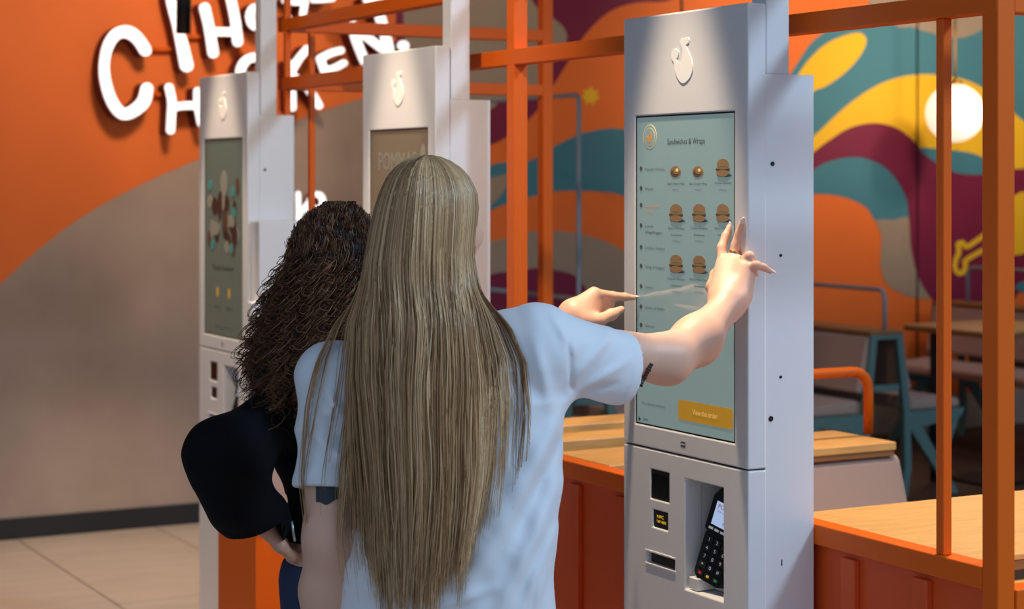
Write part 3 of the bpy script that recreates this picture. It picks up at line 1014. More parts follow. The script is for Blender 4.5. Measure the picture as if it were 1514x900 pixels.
def double_bench(x0, y0, ylen, label, rail=None):
    """back-to-back bench running along Y, near end at y0, cap from x0 to x0+0.19"""
    b = thing('double_bench', (x0 + 0.095, y0, PLAT), label, 'bench', 'teal framed beige benches at the back')
    xc = x0 + 0.095
    box('cap', b, M_WOOD2, x0, x0 + 0.19, y0, y0 + ylen, 0.922, 0.94, 0.002)
    for sgn in (-1, 1):
        q = lambda dx, z: (xc + sgn * dx, z)
        cushion('backrest', b, M_BEIGE, [q(0.098, 0.92), q(0.165, 0.66), q(0.125, 0.65), q(0.07, 0.90)], 'y', y0 + 0.02, y0 + ylen - 0.02, 0.014)
        cushion('seat', b, M_BEIGE, [q(0.15, 0.625), q(0.455, 0.605), q(0.46, 0.56), q(0.15, 0.56)], 'y', y0 + 0.02, y0 + ylen - 0.02, 0.018)
        for yy in (y0, y0 + ylen - 0.03):
            # slanted upright, seat rail, Z leg and rear leg, all flat teal plates
            plate_y('upright', [q(0.055, 0.925), q(0.092, 0.925), q(0.135, 0.56), q(0.145, PLAT + 0.12), q(0.105, PLAT + 0.12), q(0.10, 0.56)], yy, yy + 0.03, M_TEALMETAL, b)
            plate_y('seat_rail', [q(0.10, 0.56), q(0.465, 0.56), q(0.45, 0.525), q(0.25, 0.49), q(0.12, 0.47)], yy + 0.001, yy + 0.029, M_TEALMETAL, b)
            plate_y('leg', [q(0.12, 0.50), q(0.20, 0.50), q(0.43, PLAT), q(0.385, PLAT)], yy + 0.002, yy + 0.028, M_TEALMETAL, b)
            plate_y('leg', [q(0.44, 0.53), q(0.40, 0.53), q(0.30, PLAT + 0.16), q(0.33, PLAT + 0.13)], yy + 0.003, yy + 0.027, M_TEALMETAL, b)
            plate_y('leg', [q(0.105, PLAT + 0.14), q(0.145, PLAT + 0.14), q(0.12, PLAT), q(0.09, PLAT)], yy + 0.002, yy + 0.028, M_TEALMETAL, b)
    box('top_rail', b, M_TEALMETAL, x0 + 0.02, x0 + 0.17, y0 - 0.001, y0 + 0.03, 0.90, 0.921, 0.002)
    box('stretcher', b, M_TEALMETAL, x0 + 0.02, x0 + 0.17, y0 + 0.005, y0 + 0.03, 0.66, 0.69, 0.002)
    return b


bb = double_bench(5.68, 7.0, 1.6, 'double beige bench with teal frame and low grey rail, beside the thin orange post')
rp = pZ(1308, 487, 0.94)
tube('rail', [(rp[0], rp[1], 0.94), (rp[0], rp[1], 1.125), (rp[0], 8.4, 1.125), (rp[0], 8.4, 0.94)], 0.0105, M_GREYMETAL, bb, rad=0.05)
ringc = np.array([rp[0], 7.78, 1.015])
tube('ring', [ringc + 0.085 * np.array([0, math.cos(a), math.sin(a)]) for a in np.linspace(0, 2 * math.pi, 33)], 0.008, M_GREYMETAL, bb, sides=8)
tube('ring', [ringc + 0.055 * np.array([0, math.cos(a), math.sin(a)]) for a in np.linspace(0, 2 * math.pi, 33)], 0.008, M_GREYMETAL, bb, sides=8)
b3 = double_bench(7.42, 7.3, 1.3, 'double beige bench at the far right edge, behind the thick orange post')
tube('rail', [(7.51, 7.4, 0.94), (7.51, 7.4, 1.14), (7.51, 8.4, 1.14), (7.51, 8.4, 0.94)], 0.0105, M_GREYMETAL, b3, rad=0.05)
b4 = double_bench(4.20, 7.2, 1.4, 'double beige bench with a tall grey tube loop, left of the nearest kiosk')
tube('rail', [(4.28, 7.6, 0.94), (4.28, 7.6, 1.117)], 0.010, M_GREYMETAL, b4)
tube('rail', [(4.28, 8.3, 0.94), (4.28, 8.3, 1.117)], 0.010, M_GREYMETAL, b4)
tube('rail', [(4.28, 7.9, 1.117), (4.28, 7.27, 1.117), (4.28, 7.27, 2.01), (4.28, 8.5, 2.01), (4.28, 8.5, 1.117), (4.28, 7.9, 1.117)], 0.0105, M_GREYMETAL, b4, rad=0.04)

# ------------------------------------------------------------------ lamps
gc = pY(1412, 167, 8.45)
gl = thing('globe_lamp', (gc[0], gc[1], 3.6), 'round opal glass pendant lamp on a brass rod in front of the mural', 'lamp')
prof = [(0.002, -0.166)] + [(0.166 * math.sin(a), -0.166 * math.cos(a)) for a in np.linspace(0.1, math.pi - 0.25, 22)]
lathe('globe', prof, gc, M_GLOBE, gl, 36)
lathe('holder', [(0.042, 0.157), (0.042, 0.18), (0.012, 0.19)], gc, M_BRASS, gl, 20)
tube('rod', [(gc[0], gc[1], gc[2] + 0.185), (gc[0], gc[1], 3.6)], 0.007, M_BRASS, gl)
lathe('ceiling_rose', [(0.05, -0.02), (0.05, 0.0)], (gc[0], gc[1], 3.6), M_BRASS, gl, 20)
light('globe_light', 'POINT', (gc[0], gc[1] - 0.25, gc[2]), gc, 6, (1.0, 0.83, 0.62), shadow_soft_size=0.15)


def spot_lamp(loc, target, energy, color, size, blend, label, ln=0.16, r=0.035, fix=True, soft=0.03):
    o = thing('spot_lamp', (loc[0], loc[1], 3.6), label, 'lamp', 'black cylinder spot lamps')
    d = Vector(target) - Vector(loc)
    d.normalize()
    a = np.array(loc) - np.array(d) * ln
    b = np.array(loc)
    tube('lamp_housing', [a, b], r, M_BLACK, o, sides=18)
    tube('lamp_rod', [(a[0], a[1], a[2] + 0.02), (a[0], a[1], 3.6)], 0.008, M_BLACK, o, sides=8)
    l = light('spot_light', 'SPOT', tuple(b + np.array(d) * 0.01), target, energy, color, spot_size=size, spot_blend=blend, shadow_soft_size=soft)
    return o


WARM = (1.0, 0.80, 0.58)
for yn, nm in ((K1Y, 'nearest'), (K2Y, 'middle'), (K3Y, 'farthest')):
    yc = yn + KW / 2
    spot_lamp((KX - 0.22, yc, 3.0), (KX - 0.22, yc, 0), 200, WARM, math.radians(27.5), 0.30, 'black ceiling spot lamp shining down the front of the %s kiosk' % nm)
spot_lamp((0.9, 3.3, 3.42), (2.3, 5.4, 1.6), 150, WARM, math.radians(58), 0.7, 'black spot lamp added over the aisle to warm the far kiosks', soft=0.05)  # added lamp out of view, warms the far kiosk sides and the curly hair
# visible pendant cylinder in front of the sign
pl = pY(271, 50, 7.6)
spot_lamp(pl, (pl[0], pl[1] + 0.1, 0), 110, WARM, math.radians(76), 0.6, 'black cylinder pendant lamp hanging in front of the lit letters', ln=0.34, r=0.031)
# wall washers
for i, x in enumerate((0.0, 2.7, 4.4, 6.5, 8.0, 9.4)):
    spot_lamp((x, 6.7, 3.35), (x + 0.05, WALLY, 2.35), (55, 150, 70, 190, 150, 90)[i], WARM, math.radians(66), 1.0, 'black ceiling spot lamp washing the ' + ('left end of the concrete wall', 'lit letters', 'grey tube loop', 'double bench', 'globe lamp side of the mural', 'far right end of the mural')[i], soft=0.22)
# lamps over the tables
for i, (x, y) in enumerate(((3.0, 3.1), (2.9, 4.5), (5.3, 7.2))):
    spot_lamp((x, y, 3.1), (x, y, 0), (170, 120, 6)[i], WARM, math.radians(60), 0.6, 'black ceiling spot lamp above the %s' % ('oak dining table', 'two oak boards', 'back benches')[i])

# ------------------------------------------------------------------ implicit surfaces for figures
def P_cone(a, b, ra, rb, k=0.02):
    a, b = np.array(a, np.float32), np.array(b, np.float32)
    ab = b - a
    l2 = float(ab @ ab) + 1e-9
    def f(p):
        t = np.clip(((p - a) @ ab) / l2, 0, 1)
        q = p - a - t[..., None] * ab
        return np.sqrt((q * q).sum(-1)) - (ra + (rb - ra) * t)
    return (f, k, 'u')


def P_ell(c, rad, axes=None, k=0.02, op='u'):
    c = np.array(c, np.float32)
    rad = np.array(rad, np.float32)
    A = np.eye(3, dtype=np.float32) if axes is None else np.array(axes, np.float32)
    def f(p):
        q = (p - c) @ A.T
        k0 = np.sqrt(((q / rad) ** 2).sum(-1)) + 1e-6
        k1 = np.sqrt(((q / (rad * rad)) ** 2).sum(-1)) + 1e-6
        return k0 * (k0 - 1) / k1
    return (f, k, op)


def P_loft(us, rs_, ds, a_s, bs, rot=0.0, k=0.03, pw=2.3):
    us = np.array(us)
    cr, sr = math.cos(rot), math.sin(rot)
    def f(p):
        u = p[..., 2]
        x = p[..., 0] - np.interp(u, us, rs_)
        y = p[..., 1] - np.interp(u, us, ds)
        X = x * cr + y * sr
        Y = -x * sr + y * cr
        a = np.interp(u, us, a_s)
        b = np.interp(u, us, bs)
        g = (np.abs(X / a) ** pw + np.abs(Y / b) ** pw) ** (1 / pw)
        d = (g - 1) * np.minimum(a, b)
        v = np.maximum(us[0] - u, u - us[-1])
        return np.where(v > 0, np.sqrt(np.maximum(d, 0) ** 2 + v * v), d).astype(np.float32)
    return (f, k, 'u')


def smin(a, b, k):
    h = np.maximum(k - np.abs(a - b), 0) / k
    return np.minimum(a, b) - h * h * k * 0.25


def sdf_eval(prims, p, post=None):
    p = np.asarray(p, np.float32)
    d = np.full(p.shape[:-1], 9.0, np.float32)
    for f, k, op in prims:
        e = f(p)
        d = smin(d, e, k) if op == 'u' else -smin(-d, e, k)
    return post(p, d) if post else d


def sdf_mesh(prims, lo, hi, vox, post=None, margin=0.006):
    B = 8
    lo, hi = np.array(lo, np.float64), np.array(hi, np.float64)
    nb = np.ceil((hi - lo) / (B * vox)).astype(int)
    gi = np.stack(np.meshgrid(*[np.arange(n) for n in nb], indexing='ij'), -1).reshape(-1, 3)
    cen = (lo + (gi + 0.5) * B * vox).astype(np.float32)
    R = math.sqrt(3) / 2 * B * vox
    dc = np.full(len(cen), 9.0, np.float32)
    pd = []
    for f, k, op in prims:
        e = f(cen)
        pd.append(e)
        dc = smin(dc, e, k) if op == 'u' else -smin(-dc, e, k)
    keep = np.abs(dc) < R * 1.5 + margin + 0.004
    gi, pd = gi[keep], [e[keep] for e in pd]
    ax = np.arange(B + 1)
    off = np.stack(np.meshgrid(ax, ax, ax, indexing='ij'), -1).reshape(-1, 3)
    pts = (lo + (gi[:, None, :] * B + off[None]) * vox).astype(np.float32)
    d = np.full(pts.shape[:2], 9.0, np.float32)
    for (f, k, op), e in zip(prims, pd):
        m = e < 3 * R + k + margin
        if not m.any():
            continue
        v = f(pts[m])
        d[m] = smin(d[m], v, k) if op == 'u' else -smin(-d[m], v, k)
    if post:
        d = post(pts, d)
    d = d.reshape(-1, B + 1, B + 1, B + 1)
    cs = [(i, j, k) for i in (0, 1) for j in (0, 1) for k in (0, 1)]
    corner = np.stack([d[:, i:i + B, j:j + B, k:k + B] for i, j, k in cs], -1)
    ins = corner < 0
    mix = ins.any(-1) & ~ins.all(-1)
    bi, ci, cj, ck = np.nonzero(mix)
    cv = corner[mix]
    g = gi[bi] * B + np.stack([ci, cj, ck], -1)
    acc = np.zeros((len(cv), 3))
    cnt = np.zeros(len(cv))
    for a in range(8):
        for b in range(a + 1, 8):
            da = np.array(cs[b]) - np.array(cs[a])
            if np.abs(da).sum() != 1:
                continue
            va, vb = cv[:, a], cv[:, b]
            m = (va < 0) != (vb < 0)
            t = np.where(m, va / np.where(m, va - vb, 1), 0)
            acc += np.where(m[:, None], np.array(cs[a]) + t[:, None] * da, 0)
            cnt += m
    pos = lo + (g + acc / cnt[:, None]) * vox
    NX, NY, NZ = nb * B + 2
    key = ((g[:, 0] + 1) * NY + g[:, 1] + 1) * NZ + g[:, 2] + 1
    order = np.argsort(key)
    ks = key[order]
    strides = (NY * NZ, NZ, 1)
    quads = []
    s0 = cv[:, 0] < 0
    for axn, (b_, c_), ci_ in ((0, (1, 2), 4), (1, (2, 0), 2), (2, (0, 1), 1)):
        s1_ = cv[:, ci_] < 0
        m = s0 != s1_
        kk = key[m]
        sb, sc = strides[b_], strides[c_]
        q = np.stack([kk - sb - sc, kk - sc, kk, kk - sb], -1)
        flip = ~s0[m]
        q[flip] = q[flip][:, ::-1]
        quads.append(q)
    q = np.concatenate(quads)
    ix = np.searchsorted(ks, q)
    ix = np.clip(ix, 0, len(ks) - 1)
    ok = (ks[ix] == q).all(1)
    faces = order[ix[ok]]
    return pos, faces


def sdf_obj(name, prims, lo, hi, vox, m, parent, post=None, margin=0.006):
    v, f = sdf_mesh(prims, lo, hi, vox, post, margin)
    return mesh_obj(name, loc2w(v), f, m, parent, smooth=True)


def chain(pts, rads, k):
    return [P_cone(pts[i], pts[i + 1], rads[i], rads[i + 1], k) for i in range(len(pts) - 1)]


def unit(v):
    v = np.array(v, float)
    return v / np.linalg.norm(v)


def generic_hand(wr, D, N, Sd, curl=0.5, k=0.006):
    """wrist, finger direction, back-of-hand normal, direction towards the thumb side"""
    wr, D, N, Sd = np.array(wr), unit(D), unit(N), unit(Sd)
    out = []
    for i, (off, ln, r) in enumerate(((0.030, 0.075, 0.0088), (0.010, 0.083, 0.009), (-0.010, 0.077, 0.0086), (-0.029, 0.060, 0.0076))):
        mcp = wr + D * (0.088 - 0.004 * i * i / 2) + Sd * off
        out.append(P_cone(wr + Sd * off * 0.55, mcp, 0.018, 0.0125, 0.016))
        p, dr = mcp, D
        for s_ in (0.45, 0.30, 0.25):
            a = curl * 0.9
            dr = unit(dr * math.cos(a) - N * math.sin(a))
            q = p + dr * ln * s_
            out.append(P_cone(p, q, r, r * 0.92, k))
            p, r = q, r * 0.92
    b0 = wr + D * 0.02 + Sd * 0.022
    b1_ = wr + D * 0.05 + Sd * 0.048 - N * 0.012
    b2_ = wr + D * 0.078 + Sd * 0.056 - N * 0.022
    b3_ = wr + D * 0.100 + Sd * 0.052 - N * 0.030
    out += chain([b0, b1_, b2_, b3_], [0.016, 0.0125, 0.0105, 0.0085], 0.010)
    return out


def head_prims(H, fa):
    f = np.array([math.sin(fa), math.cos(fa), 0])
    s = np.array([math.cos(fa), -math.sin(fa), 0])
    u = np.array([0, 0, 1.0])
    A = [s, f, u]
    p = [P_ell(H + 0.012 * u, (0.070, 0.090, 0.094), A, 0.02),
         P_ell(H + 0.035 * f - 0.045 * u, (0.058, 0.055, 0.068), A, 0.03),
         P_ell(H + 0.060 * f - 0.092 * u, (0.026, 0.024, 0.020), A, 0.03),
         P_cone(H + 0.088 * f + 0.012 * u, H + 0.106 * f - 0.030 * u, 0.007, 0.011, 0.016),
         P_ell(H + 0.082 * f + 0.026 * u, (0.044, 0.012, 0.008), A, 0.02)]
    for q in (-1, 1):
        p.append(P_ell(H + 0.066 * f - 0.025 * u + q * 0.036 * s, (0.022, 0.020, 0.020), A, 0.025))
        p.append(P_ell(H + 0.100 * f - 0.034 * u + q * 0.010 * s, (0.008, 0.009, 0.007), A, 0.008))
        p.append(P_ell(H + 0.092 * f + 0.006 * u + q * 0.030 * s, (0.016, 0.012, 0.009), A, 0.012, 's'))
        p.append(P_ell(H - 0.012 * f - 0.010 * u + q * 0.074 * s, (0.009, 0.020, 0.031), A, 0.008))
    p.append(P_ell(H + 0.088 * f - 0.058 * u, (0.024, 0.010, 0.005), A, 0.008))
    p.append(P_ell(H + 0.086 * f - 0.069 * u, (0.021, 0.010, 0.006), A, 0.008))
    return p


def sphere_obj(name, c, rad, m, parent, n=16):
    bm = bmesh.new()
    bmesh.ops.create_uvsphere(bm, u_segments=n, v_segments=n // 2, radius=1)
    rad = np.broadcast_to(rad, (3,))
    for v in bm.verts:
        v.co = Vector((c[0] + v.co.x * rad[0], c[1] + v.co.y * rad[1], c[2] + v.co.z * rad[2]))
    return bm_obj(name, bm, m, parent, smooth=True)


M_SKIN = mat('skin', (226, 176, 150), 0.48, sss=0.12, var=0.04, vscale=14, bump=0.05, bscale=260)
M_SKIN2 = mat('skin_second', (222, 172, 146), 0.48, sss=0.12, var=0.04, vscale=14, bump=0.05, bscale=260)
M_SHIRT = mat('white_cotton', (228, 230, 236), 0.85, bump=0.12, bscale=700, sheen=0.15)
M_JACKET = mat('black_navy_cloth', (7, 8, 14), 0.9, bump=0.15, bscale=500, spec=0.2)
M_JEANS = mat('blue_denim', (38, 54, 84), 0.85, bump=0.2, bscale=500, var=0.15, vscale=30)
M_SHOE = mat('white_leather', (220, 218, 214), 0.5)
M_NAIL = mat('pale_nail', (240, 214, 206), 0.15, coat=0.5)
M_GOLD = mat('gold', (220, 176, 100), 0.2, metal=1.0)
M_INK = mat('tattoo_ink', (38, 44, 52), 0.55)
M_EYE = mat('eye_white', (235, 232, 228), 0.2)


def legs(hip_c, rot, sw, height_hip=0.88):
    """prims for two legs and list of foot data. hip_c: (r,d)"""
    s = np.array([math.cos(rot), -math.sin(rot), 0])
    f = np.array([math.sin(rot), math.cos(rot), 0])
    base_ = np.array([hip_c[0], hip_c[1], 0])
    feet = []
    pr = []
    for q in (-1, 1):
        hip = base_ + q * 0.085 * s + np.array([0, 0, height_hip])
        knee = base_ + q * (0.085 + sw * 0.3) * s + 0.02 * f + np.array([0, 0, 0.47])
        ank = base_ + q * (0.085 + sw) * s - 0.01 * f + np.array([0, 0, 0.085])
        pr.append((hip, knee, ank))
        feet.append(ank)
    return pr, feet, s, f


# ------------------------------------------------------------------ blonde woman in the white T-shirt
ZB = 3.44
Bp = lambda x, y, z=ZB: L(x, y, z)
hb = Bp(638, 326)
base_w = loc2w(np.array([-0.12, 3.45, 0.0]))
woman = thing('person', tuple(base_w), 'person with long straight blonde hair and white T-shirt touching the kiosk screen', 'person', None)
TW_ROT = math.radians(14)
shR, elR, wrR = Bp(797, 512, 3.44), Bp(986, 531, 3.60), Bp(1076, 450, 3.775)
miR = Bp(1030, 503, 3.685)
shL, elL, wrL = Bp(492, 560, 3.49), Bp(487, 795, 3.43), Bp(466, 985, 3.50)
body = head_prims(hb, math.radians(38))
nb_ = Bp(640, 492, 3.47)
body += [P_cone(hb + np.array([-0.01, -0.01, -0.06]), nb_, 0.050, 0.056, 0.04)]
body += [P_loft([0.80, 0.88, 0.98, 1.06, 1.20, 1.30], [-0.124, -0.124, -0.118, -0.108, -0.088, -0.09], [3.46] * 6,
                [0.165, 0.172, 0.150, 0.138, 0.155, 0.13], [0.112, 0.118, 0.100, 0.095, 0.105, 0.09], -TW_ROT, 0.05)]
body += [P_cone(nb_ + [0, 0, -0.03], shL + [0, 0, -0.01], 0.055, 0.05, 0.05), P_cone(nb_ + [0, 0, -0.03], shR, 0.055, 0.05, 0.05)]
body += chain([shR, elR], [0.050, 0.042], 0.03) + chain([elR, miR, wrR], [0.0415, 0.0425, 0.027], 0.035)
body += chain([shL, elL], [0.052, 0.045], 0.03) + chain([elL, elL * 0.6 + wrL * 0.4, wrL], [0.043, 0.040, 0.025], 0.025)
lg, feetB, sB, fB = legs((-0.124, 3.46), TW_ROT, 0.03)
for hip, knee, ank in lg:
    body += chain([hip, knee, ank], [0.088, 0.055, 0.036], 0.03)
    body += [P_ell(ank + fB * 0.06 - np.array([0, 0, 0.045]), (0.038, 0.115, 0.032), [sB, fB, [0, 0, 1]], 0.02)]
body += generic_hand(wrL, (0.05, 0.15, -1), (-1, -0.3, 0), (0.0, 1, 0.1), 0.45)
# right hand, joint by joint
wr = Bp(1078, 441, 3.79)
mI, mM, mR, mP = Bp(1068, 391, 3.838), Bp(1083, 385, 3.833), Bp(1097, 389, 3.815), Bp(1105, 398, 3.800)
for (m_, o_, r_) in ((mI, (-12, 0, 0.0), 0.0125), (mM, (-4, 0, 0.0), 0.0125), (mR, (5, 0, -0.004), 0.0125), (mP, (12, 0, -0.008), 0.012)):
    w_ = Bp(1076 + o_[0], 438, 3.79 + o_[2])
    body += [P_cone(w_, m_, 0.021, r_ + 0.002, 0.02)]
body += [P_cone(wrR, wr, 0.027, 0.026, 0.03), P_cone(Bp(1098, 435, 3.785), mP, 0.016, 0.012, 0.02)]
fingI = [mI, Bp(1067, 366, 3.855), Bp(1073, 349, 3.866), Bp(1079.5, 334, 3.872)]
fingM = [mM, Bp(1088, 362, 3.838), Bp(1093, 345, 3.836), Bp(1097, 330, 3.828)]
fingR = [mR, Bp(1108, 379, 3.800), Bp(1113, 392, 3.822), Bp(1117, 408, 3.828)]
fingP = [mP, Bp(1118, 392, 3.785), Bp(1129, 395, 3.79), Bp(1139, 401, 3.795)]
for fg, rr in ((fingI, (0.0108, 0.0096, 0.0085, 0.0064)), (fingM, (0.0108, 0.0098, 0.0086, 0.0064)), (fingR, (0.0108, 0.0105, 0.0088, 0.0072)), (fingP, (0.0100, 0.0090, 0.0076, 0.0058))):
    body += chain(fg, rr, 0.004)
body += chain([Bp(1064, 436, 3.80), Bp(1055, 424, 3.825), Bp(1058, 407, 3.848), Bp(1064, 397, 3.858)], [0.018, 0.014, 0.0108, 0.009], 0.010)
lo = np.array([-0.46, 3.22, 0.0])
hi = np.array([0.58, 3.95, 1.72])
skinB = sdf_obj('body', body, lo, hi, 0.0040, M_SKIN, woman)
tag(skinB, 'bare arms and reaching hand')


def nail(fg, parent, m, w=0.0056, ln=0.0092, back=(0, -1, 0)):
    a, b = fg[-2], fg[-1]
    D = unit(b - a)
    N = np.array(back, float)
    N = unit(N - D * (N @ D))
    Sx = np.cross(D, N)
    c = b + D * 0.006 + N * 0.0035
    bm = bmesh.new()
    bmesh.ops.create_uvsphere(bm, u_segments=12, v_segments=8, radius=1)
    for v in bm.verts:
        y = v.co.y
        tw = w * (1 - 0.45 * max(0, y))
        q = c + Sx * v.co.x * tw + D * y * ln + N * v.co.z * 0.0022
        v.co = Vector(loc2w(q))
    return bm_obj('nail', bm, m, parent, smooth=True)


nail(fingI, woman, M_NAIL)
nail(fingM, woman, M_NAIL)
nail(fingP, woman, M_NAIL, 0.004, 0.008, (0, -0.6, 1))


def finger_ring(a, b, t, r, parent):
    c = a + (b - a) * t
    D = unit(b - a)
    N = unit(np.cross(D, [0.3, 1, 0.2]))
    B_ = np.cross(D, N)
    pts = [c + r * (math.cos(q) * N + math.sin(q) * B_) for q in np.linspace(0, 2 * math.pi, 25)]
    v, f = tube_geo(pts, 0.0014, 8)
    o = mesh_obj('finger_ring', loc2w(v), f, M_GOLD, parent, smooth=True)
    return o


finger_ring(fingM[0], fingM[1], 0.55, 0.0112, woman)
finger_ring(fingR[0], fingR[1], 0.50, 0.0118, woman)
for q in (-1, 1):
    fa = math.radians(38)
    f_ = np.array([math.sin(fa), math.cos(fa), 0])
    s_ = np.array([math.cos(fa), -math.sin(fa), 0])
    sphere_obj('eye', loc2w(hb + 0.076 * f_ + 0.006 * np.array([0, 0, 1]) + q * 0.030 * s_), 0.0118, M_EYE, woman)

# T-shirt: loose shell
slR0, slR1 = Bp(800, 514, 3.42), Bp(918, 545, 3.53)
slL0, slL1 = Bp(494, 562, 3.49), Bp(484, 722, 3.445)
shirt = [P_loft([0.72, 0.80, 0.874, 1.042, 1.16, 1.25, 1.30], [-0.124, -0.124, -0.122, -0.108, -0.092, -0.083, -0.085], [3.46, 3.46, 3.46, 3.455, 3.455, 3.45, 3.45],
                [0.205, 0.203, 0.200, 0.190, 0.186, 0.180, 0.15], [0.150, 0.148, 0.142, 0.132, 0.130, 0.125, 0.11], -TW_ROT, 0.05),
         P_cone(nb_ + [0, 0, -0.035], slL0 + [0.01, 0, -0.005], 0.066, 0.064, 0.06),
         P_cone(nb_ + [0, 0, -0.035], slR0 + [-0.01, 0.0, 0.002], 0.066, 0.066, 0.06),
         P_cone(slR0, slR1, 0.072, 0.0655, 0.045),
         P_cone(slL0, slL1, 0.066, 0.060, 0.045)]
dR = unit(slR1 - slR0)
dR = unit(dR + np.array([0, 0, 0.10]))
dL = unit(slL1 - slL0)
neck_c = hb + np.array([0, 0.02, -0.16])


FOLDS = [(845, 590, 720, 780, 0.016, 0.011), (838, 625, 760, 800, 0.012, -0.008), (826, 640, 690, 860, 0.014, 0.009), (825, 720, 740, 890, 0.014, 0.009),
         (820, 790, 770, 900, 0.010, 0.008), (812, 830, 790, 900, 0.007, 0.006), (850, 565, 905, 498, 0.010, 0.009), (862, 580, 935, 540, 0.009, 0.007),
         (872, 588, 915, 575, 0.007, -0.006), (838, 470, 846, 580, 0.005, -0.005), (815, 462, 850, 520, 0.009, 0.006), (790, 500, 815, 600, 0.012, 0.007),
         (470, 570, 525, 650, 0.010, 0.009), (455, 610, 530, 680, 0.009, -0.007), (448, 640, 528, 700, 0.009, 0.008), (545, 560, 530, 700, 0.012, -0.008),
         (540, 740, 560, 890, 0.012, 0.009), (500, 850, 600, 800, 0.011, 0.007), (700, 600, 720, 760, 0.018, 0.007), (730, 860, 640, 895, 0.010, 0.007), (512, 880, 620, 850, 0.012, 0.007)]


def shirt_post(p, d):
    r, dd, u = p[..., 0], p[..., 1], p[..., 2]
    tR = (p - slR1.astype(np.float32)) @ dR.astype(np.float32)
    tL = (p - slL1.astype(np.float32)) @ dL.astype(np.float32)
    inR = (r > 0.055) & (u > 1.19)
    inL = (r < -0.235) & (u > 1.02) & (p[..., 1] < 3.60)
    # folds
    ridge = lambda q: 1 - 2 * np.sqrt(np.sin(q * 0.5) ** 2 + 0.05)
    ss = lambda a, b, x: (lambda t: t * t * (3 - 2 * t))(np.clip((x - a) / (b - a), 0, 1))
    mR = ss(0.03, 0.10, r) * ss(1.14, 1.24, u)
    mL = ss(-0.20, -0.26, r) * ss(0.96, 1.06, u)
    w1 = ridge(24 * (r * 0.95 + u * 0.45) + 2.2 * np.sin(9 * u + 4 * r) + 1.5 * np.sin(11 * dd))
    w2 = ridge(40 * (0.75 * u - 0.55 * r) + 1.8 * np.sin(13 * r + 7 * u))
    w3 = np.sin(60 * (u * 0.9 + r * 0.3 + 0.15 * np.sin(10 * r)))
    fade = np.clip((1.28 - u) / 0.4, 0, 1)
    f = -0.0034 * w1 * fade - 0.0022 * w2 * (0.35 + 0.65 * fade) + 0.0008 * w3
    sl = -ridge(50 * ((r - 0.07) * 0.55 - (u - 1.26) * 0.85) + 1.6 * np.sin(20 * r + 9 * u) + 1.0) * 0.0030
    f = f * (1 - 0.7 * mR) + sl * mR
    sl2 = -ridge(56 * (u * 0.8 - r * 0.7) + 1.8 * np.sin(16 * u)) * 0.0048
    f = f * (1 - 0.7 * mL) + sl2 * mL
    d = d + f
    for (x0, y0, x1, y1, w_, am) in FOLDS:
        a_, b_ = L(x0, y0, 3.36)[[0, 2]], L(x1, y1, 3.36)[[0, 2]]
        e_ = b_ - a_
        tt = np.clip(((r - a_[0]) * e_[0] + (u - a_[1]) * e_[1]) / (e_ @ e_), 0, 1)
        ds2 = (r - a_[0] - tt * e_[0]) ** 2 + (u - a_[1] - tt * e_[1]) ** 2
        d = d - am * np.exp(-ds2 / (w_ * w_)) * (0.35 + 0.65 * np.sin(math.pi * tt)) * (dd < 3.50)
    # hems a little thicker
    d = np.where(inR & (tR > -0.024), d - 0.0012, d)
    d = np.where((inL) & (tL > -0.024), d - 0.0012, d)
    shell = np.maximum(d, -(d + 0.012))
    cut = np.where(inR, tR, -1.0)
    cut = np.maximum(cut, np.where(inL, tL, -1.0))
    cut = np.maximum(cut, 0.765 - u)
    q = p - neck_c.astype(np.float32)
    neck = 0.078 - np.sqrt((q[..., 0]) ** 2 + (q[..., 1]) ** 2 + (q[..., 2] * 0.9) ** 2)
    cut = np.maximum(cut, neck)
    return np.maximum(shell, cut).astype(np.float32)


tshirt = sdf_obj('t_shirt', shirt, lo - 0.03, np.array([0.30, 3.75, 1.50]), 0.0042, M_SHIRT, woman, shirt_post, 0.014)
tag(tshirt, 'loose white cotton T-shirt')
jb = [P_loft([0.76, 0.80, 0.88, 0.96, 1.0], [-0.124] * 5, [3.46] * 5, [0.172, 0.176, 0.182, 0.165, 0.155], [0.122, 0.126, 0.13, 0.115, 0.11], -TW_ROT, 0.05)]
for hip, knee, ank in lg:
    jb += chain([hip, knee, ank], [0.098, 0.068, 0.058], 0.03)
def jeans_cut(p, d):
    return np.maximum(d, np.maximum(0.075 - p[..., 2], p[..., 2] - 0.985)).astype(np.float32)
sdf_obj('jeans', jb, [-0.40, 3.25, 0.04], [0.14, 3.68, 1.05], 0.007, M_JEANS, woman, jeans_cut)
for a in feetB:
    pr = [P_ell(a + fB * 0.065 + np.array([0, 0, -0.045]), (0.046, 0.135, 0.040), [sB, fB, [0, 0, 1]], 0.02), P_cone(a + np.array([0, 0, -0.04]), a + np.array([0, 0, 0.0]), 0.05, 0.047, 0.03)]
    def flat(p, d):
        return np.maximum(d, 0.002 - p[..., 2]).astype(np.float32)
    sdf_obj('shoe', pr, a + [-0.17, -0.17, -0.1], a + [0.17, 0.22, 0.08], 0.006, M_SHOE, woman, flat)


# tattoos: thin patches pressed onto the skin
def skin_patch(name, prims, cells, zstart, parent, m, lift=0.0011):
    """cells: list of pixel quads; points are marched along the view until they meet the skin"""
    verts, faces = [], []
    for quad in cells:
        b = len(verts)
        for (x, y) in quad:
            z = zstart
            for _ in range(40):
                p = L(x, y, z)
                dd_ = float(sdf_eval(prims, p[None])[0]) - lift
                z = min(z + dd_ * 0.9, zstart + 0.22)
                if abs(dd_) < 1e-4:
                    break
            verts.append(loc2w(L(x, y, z)))
        faces.append(list(range(b, b + len(quad))))
    return mesh_obj(name, verts, faces, m, parent)


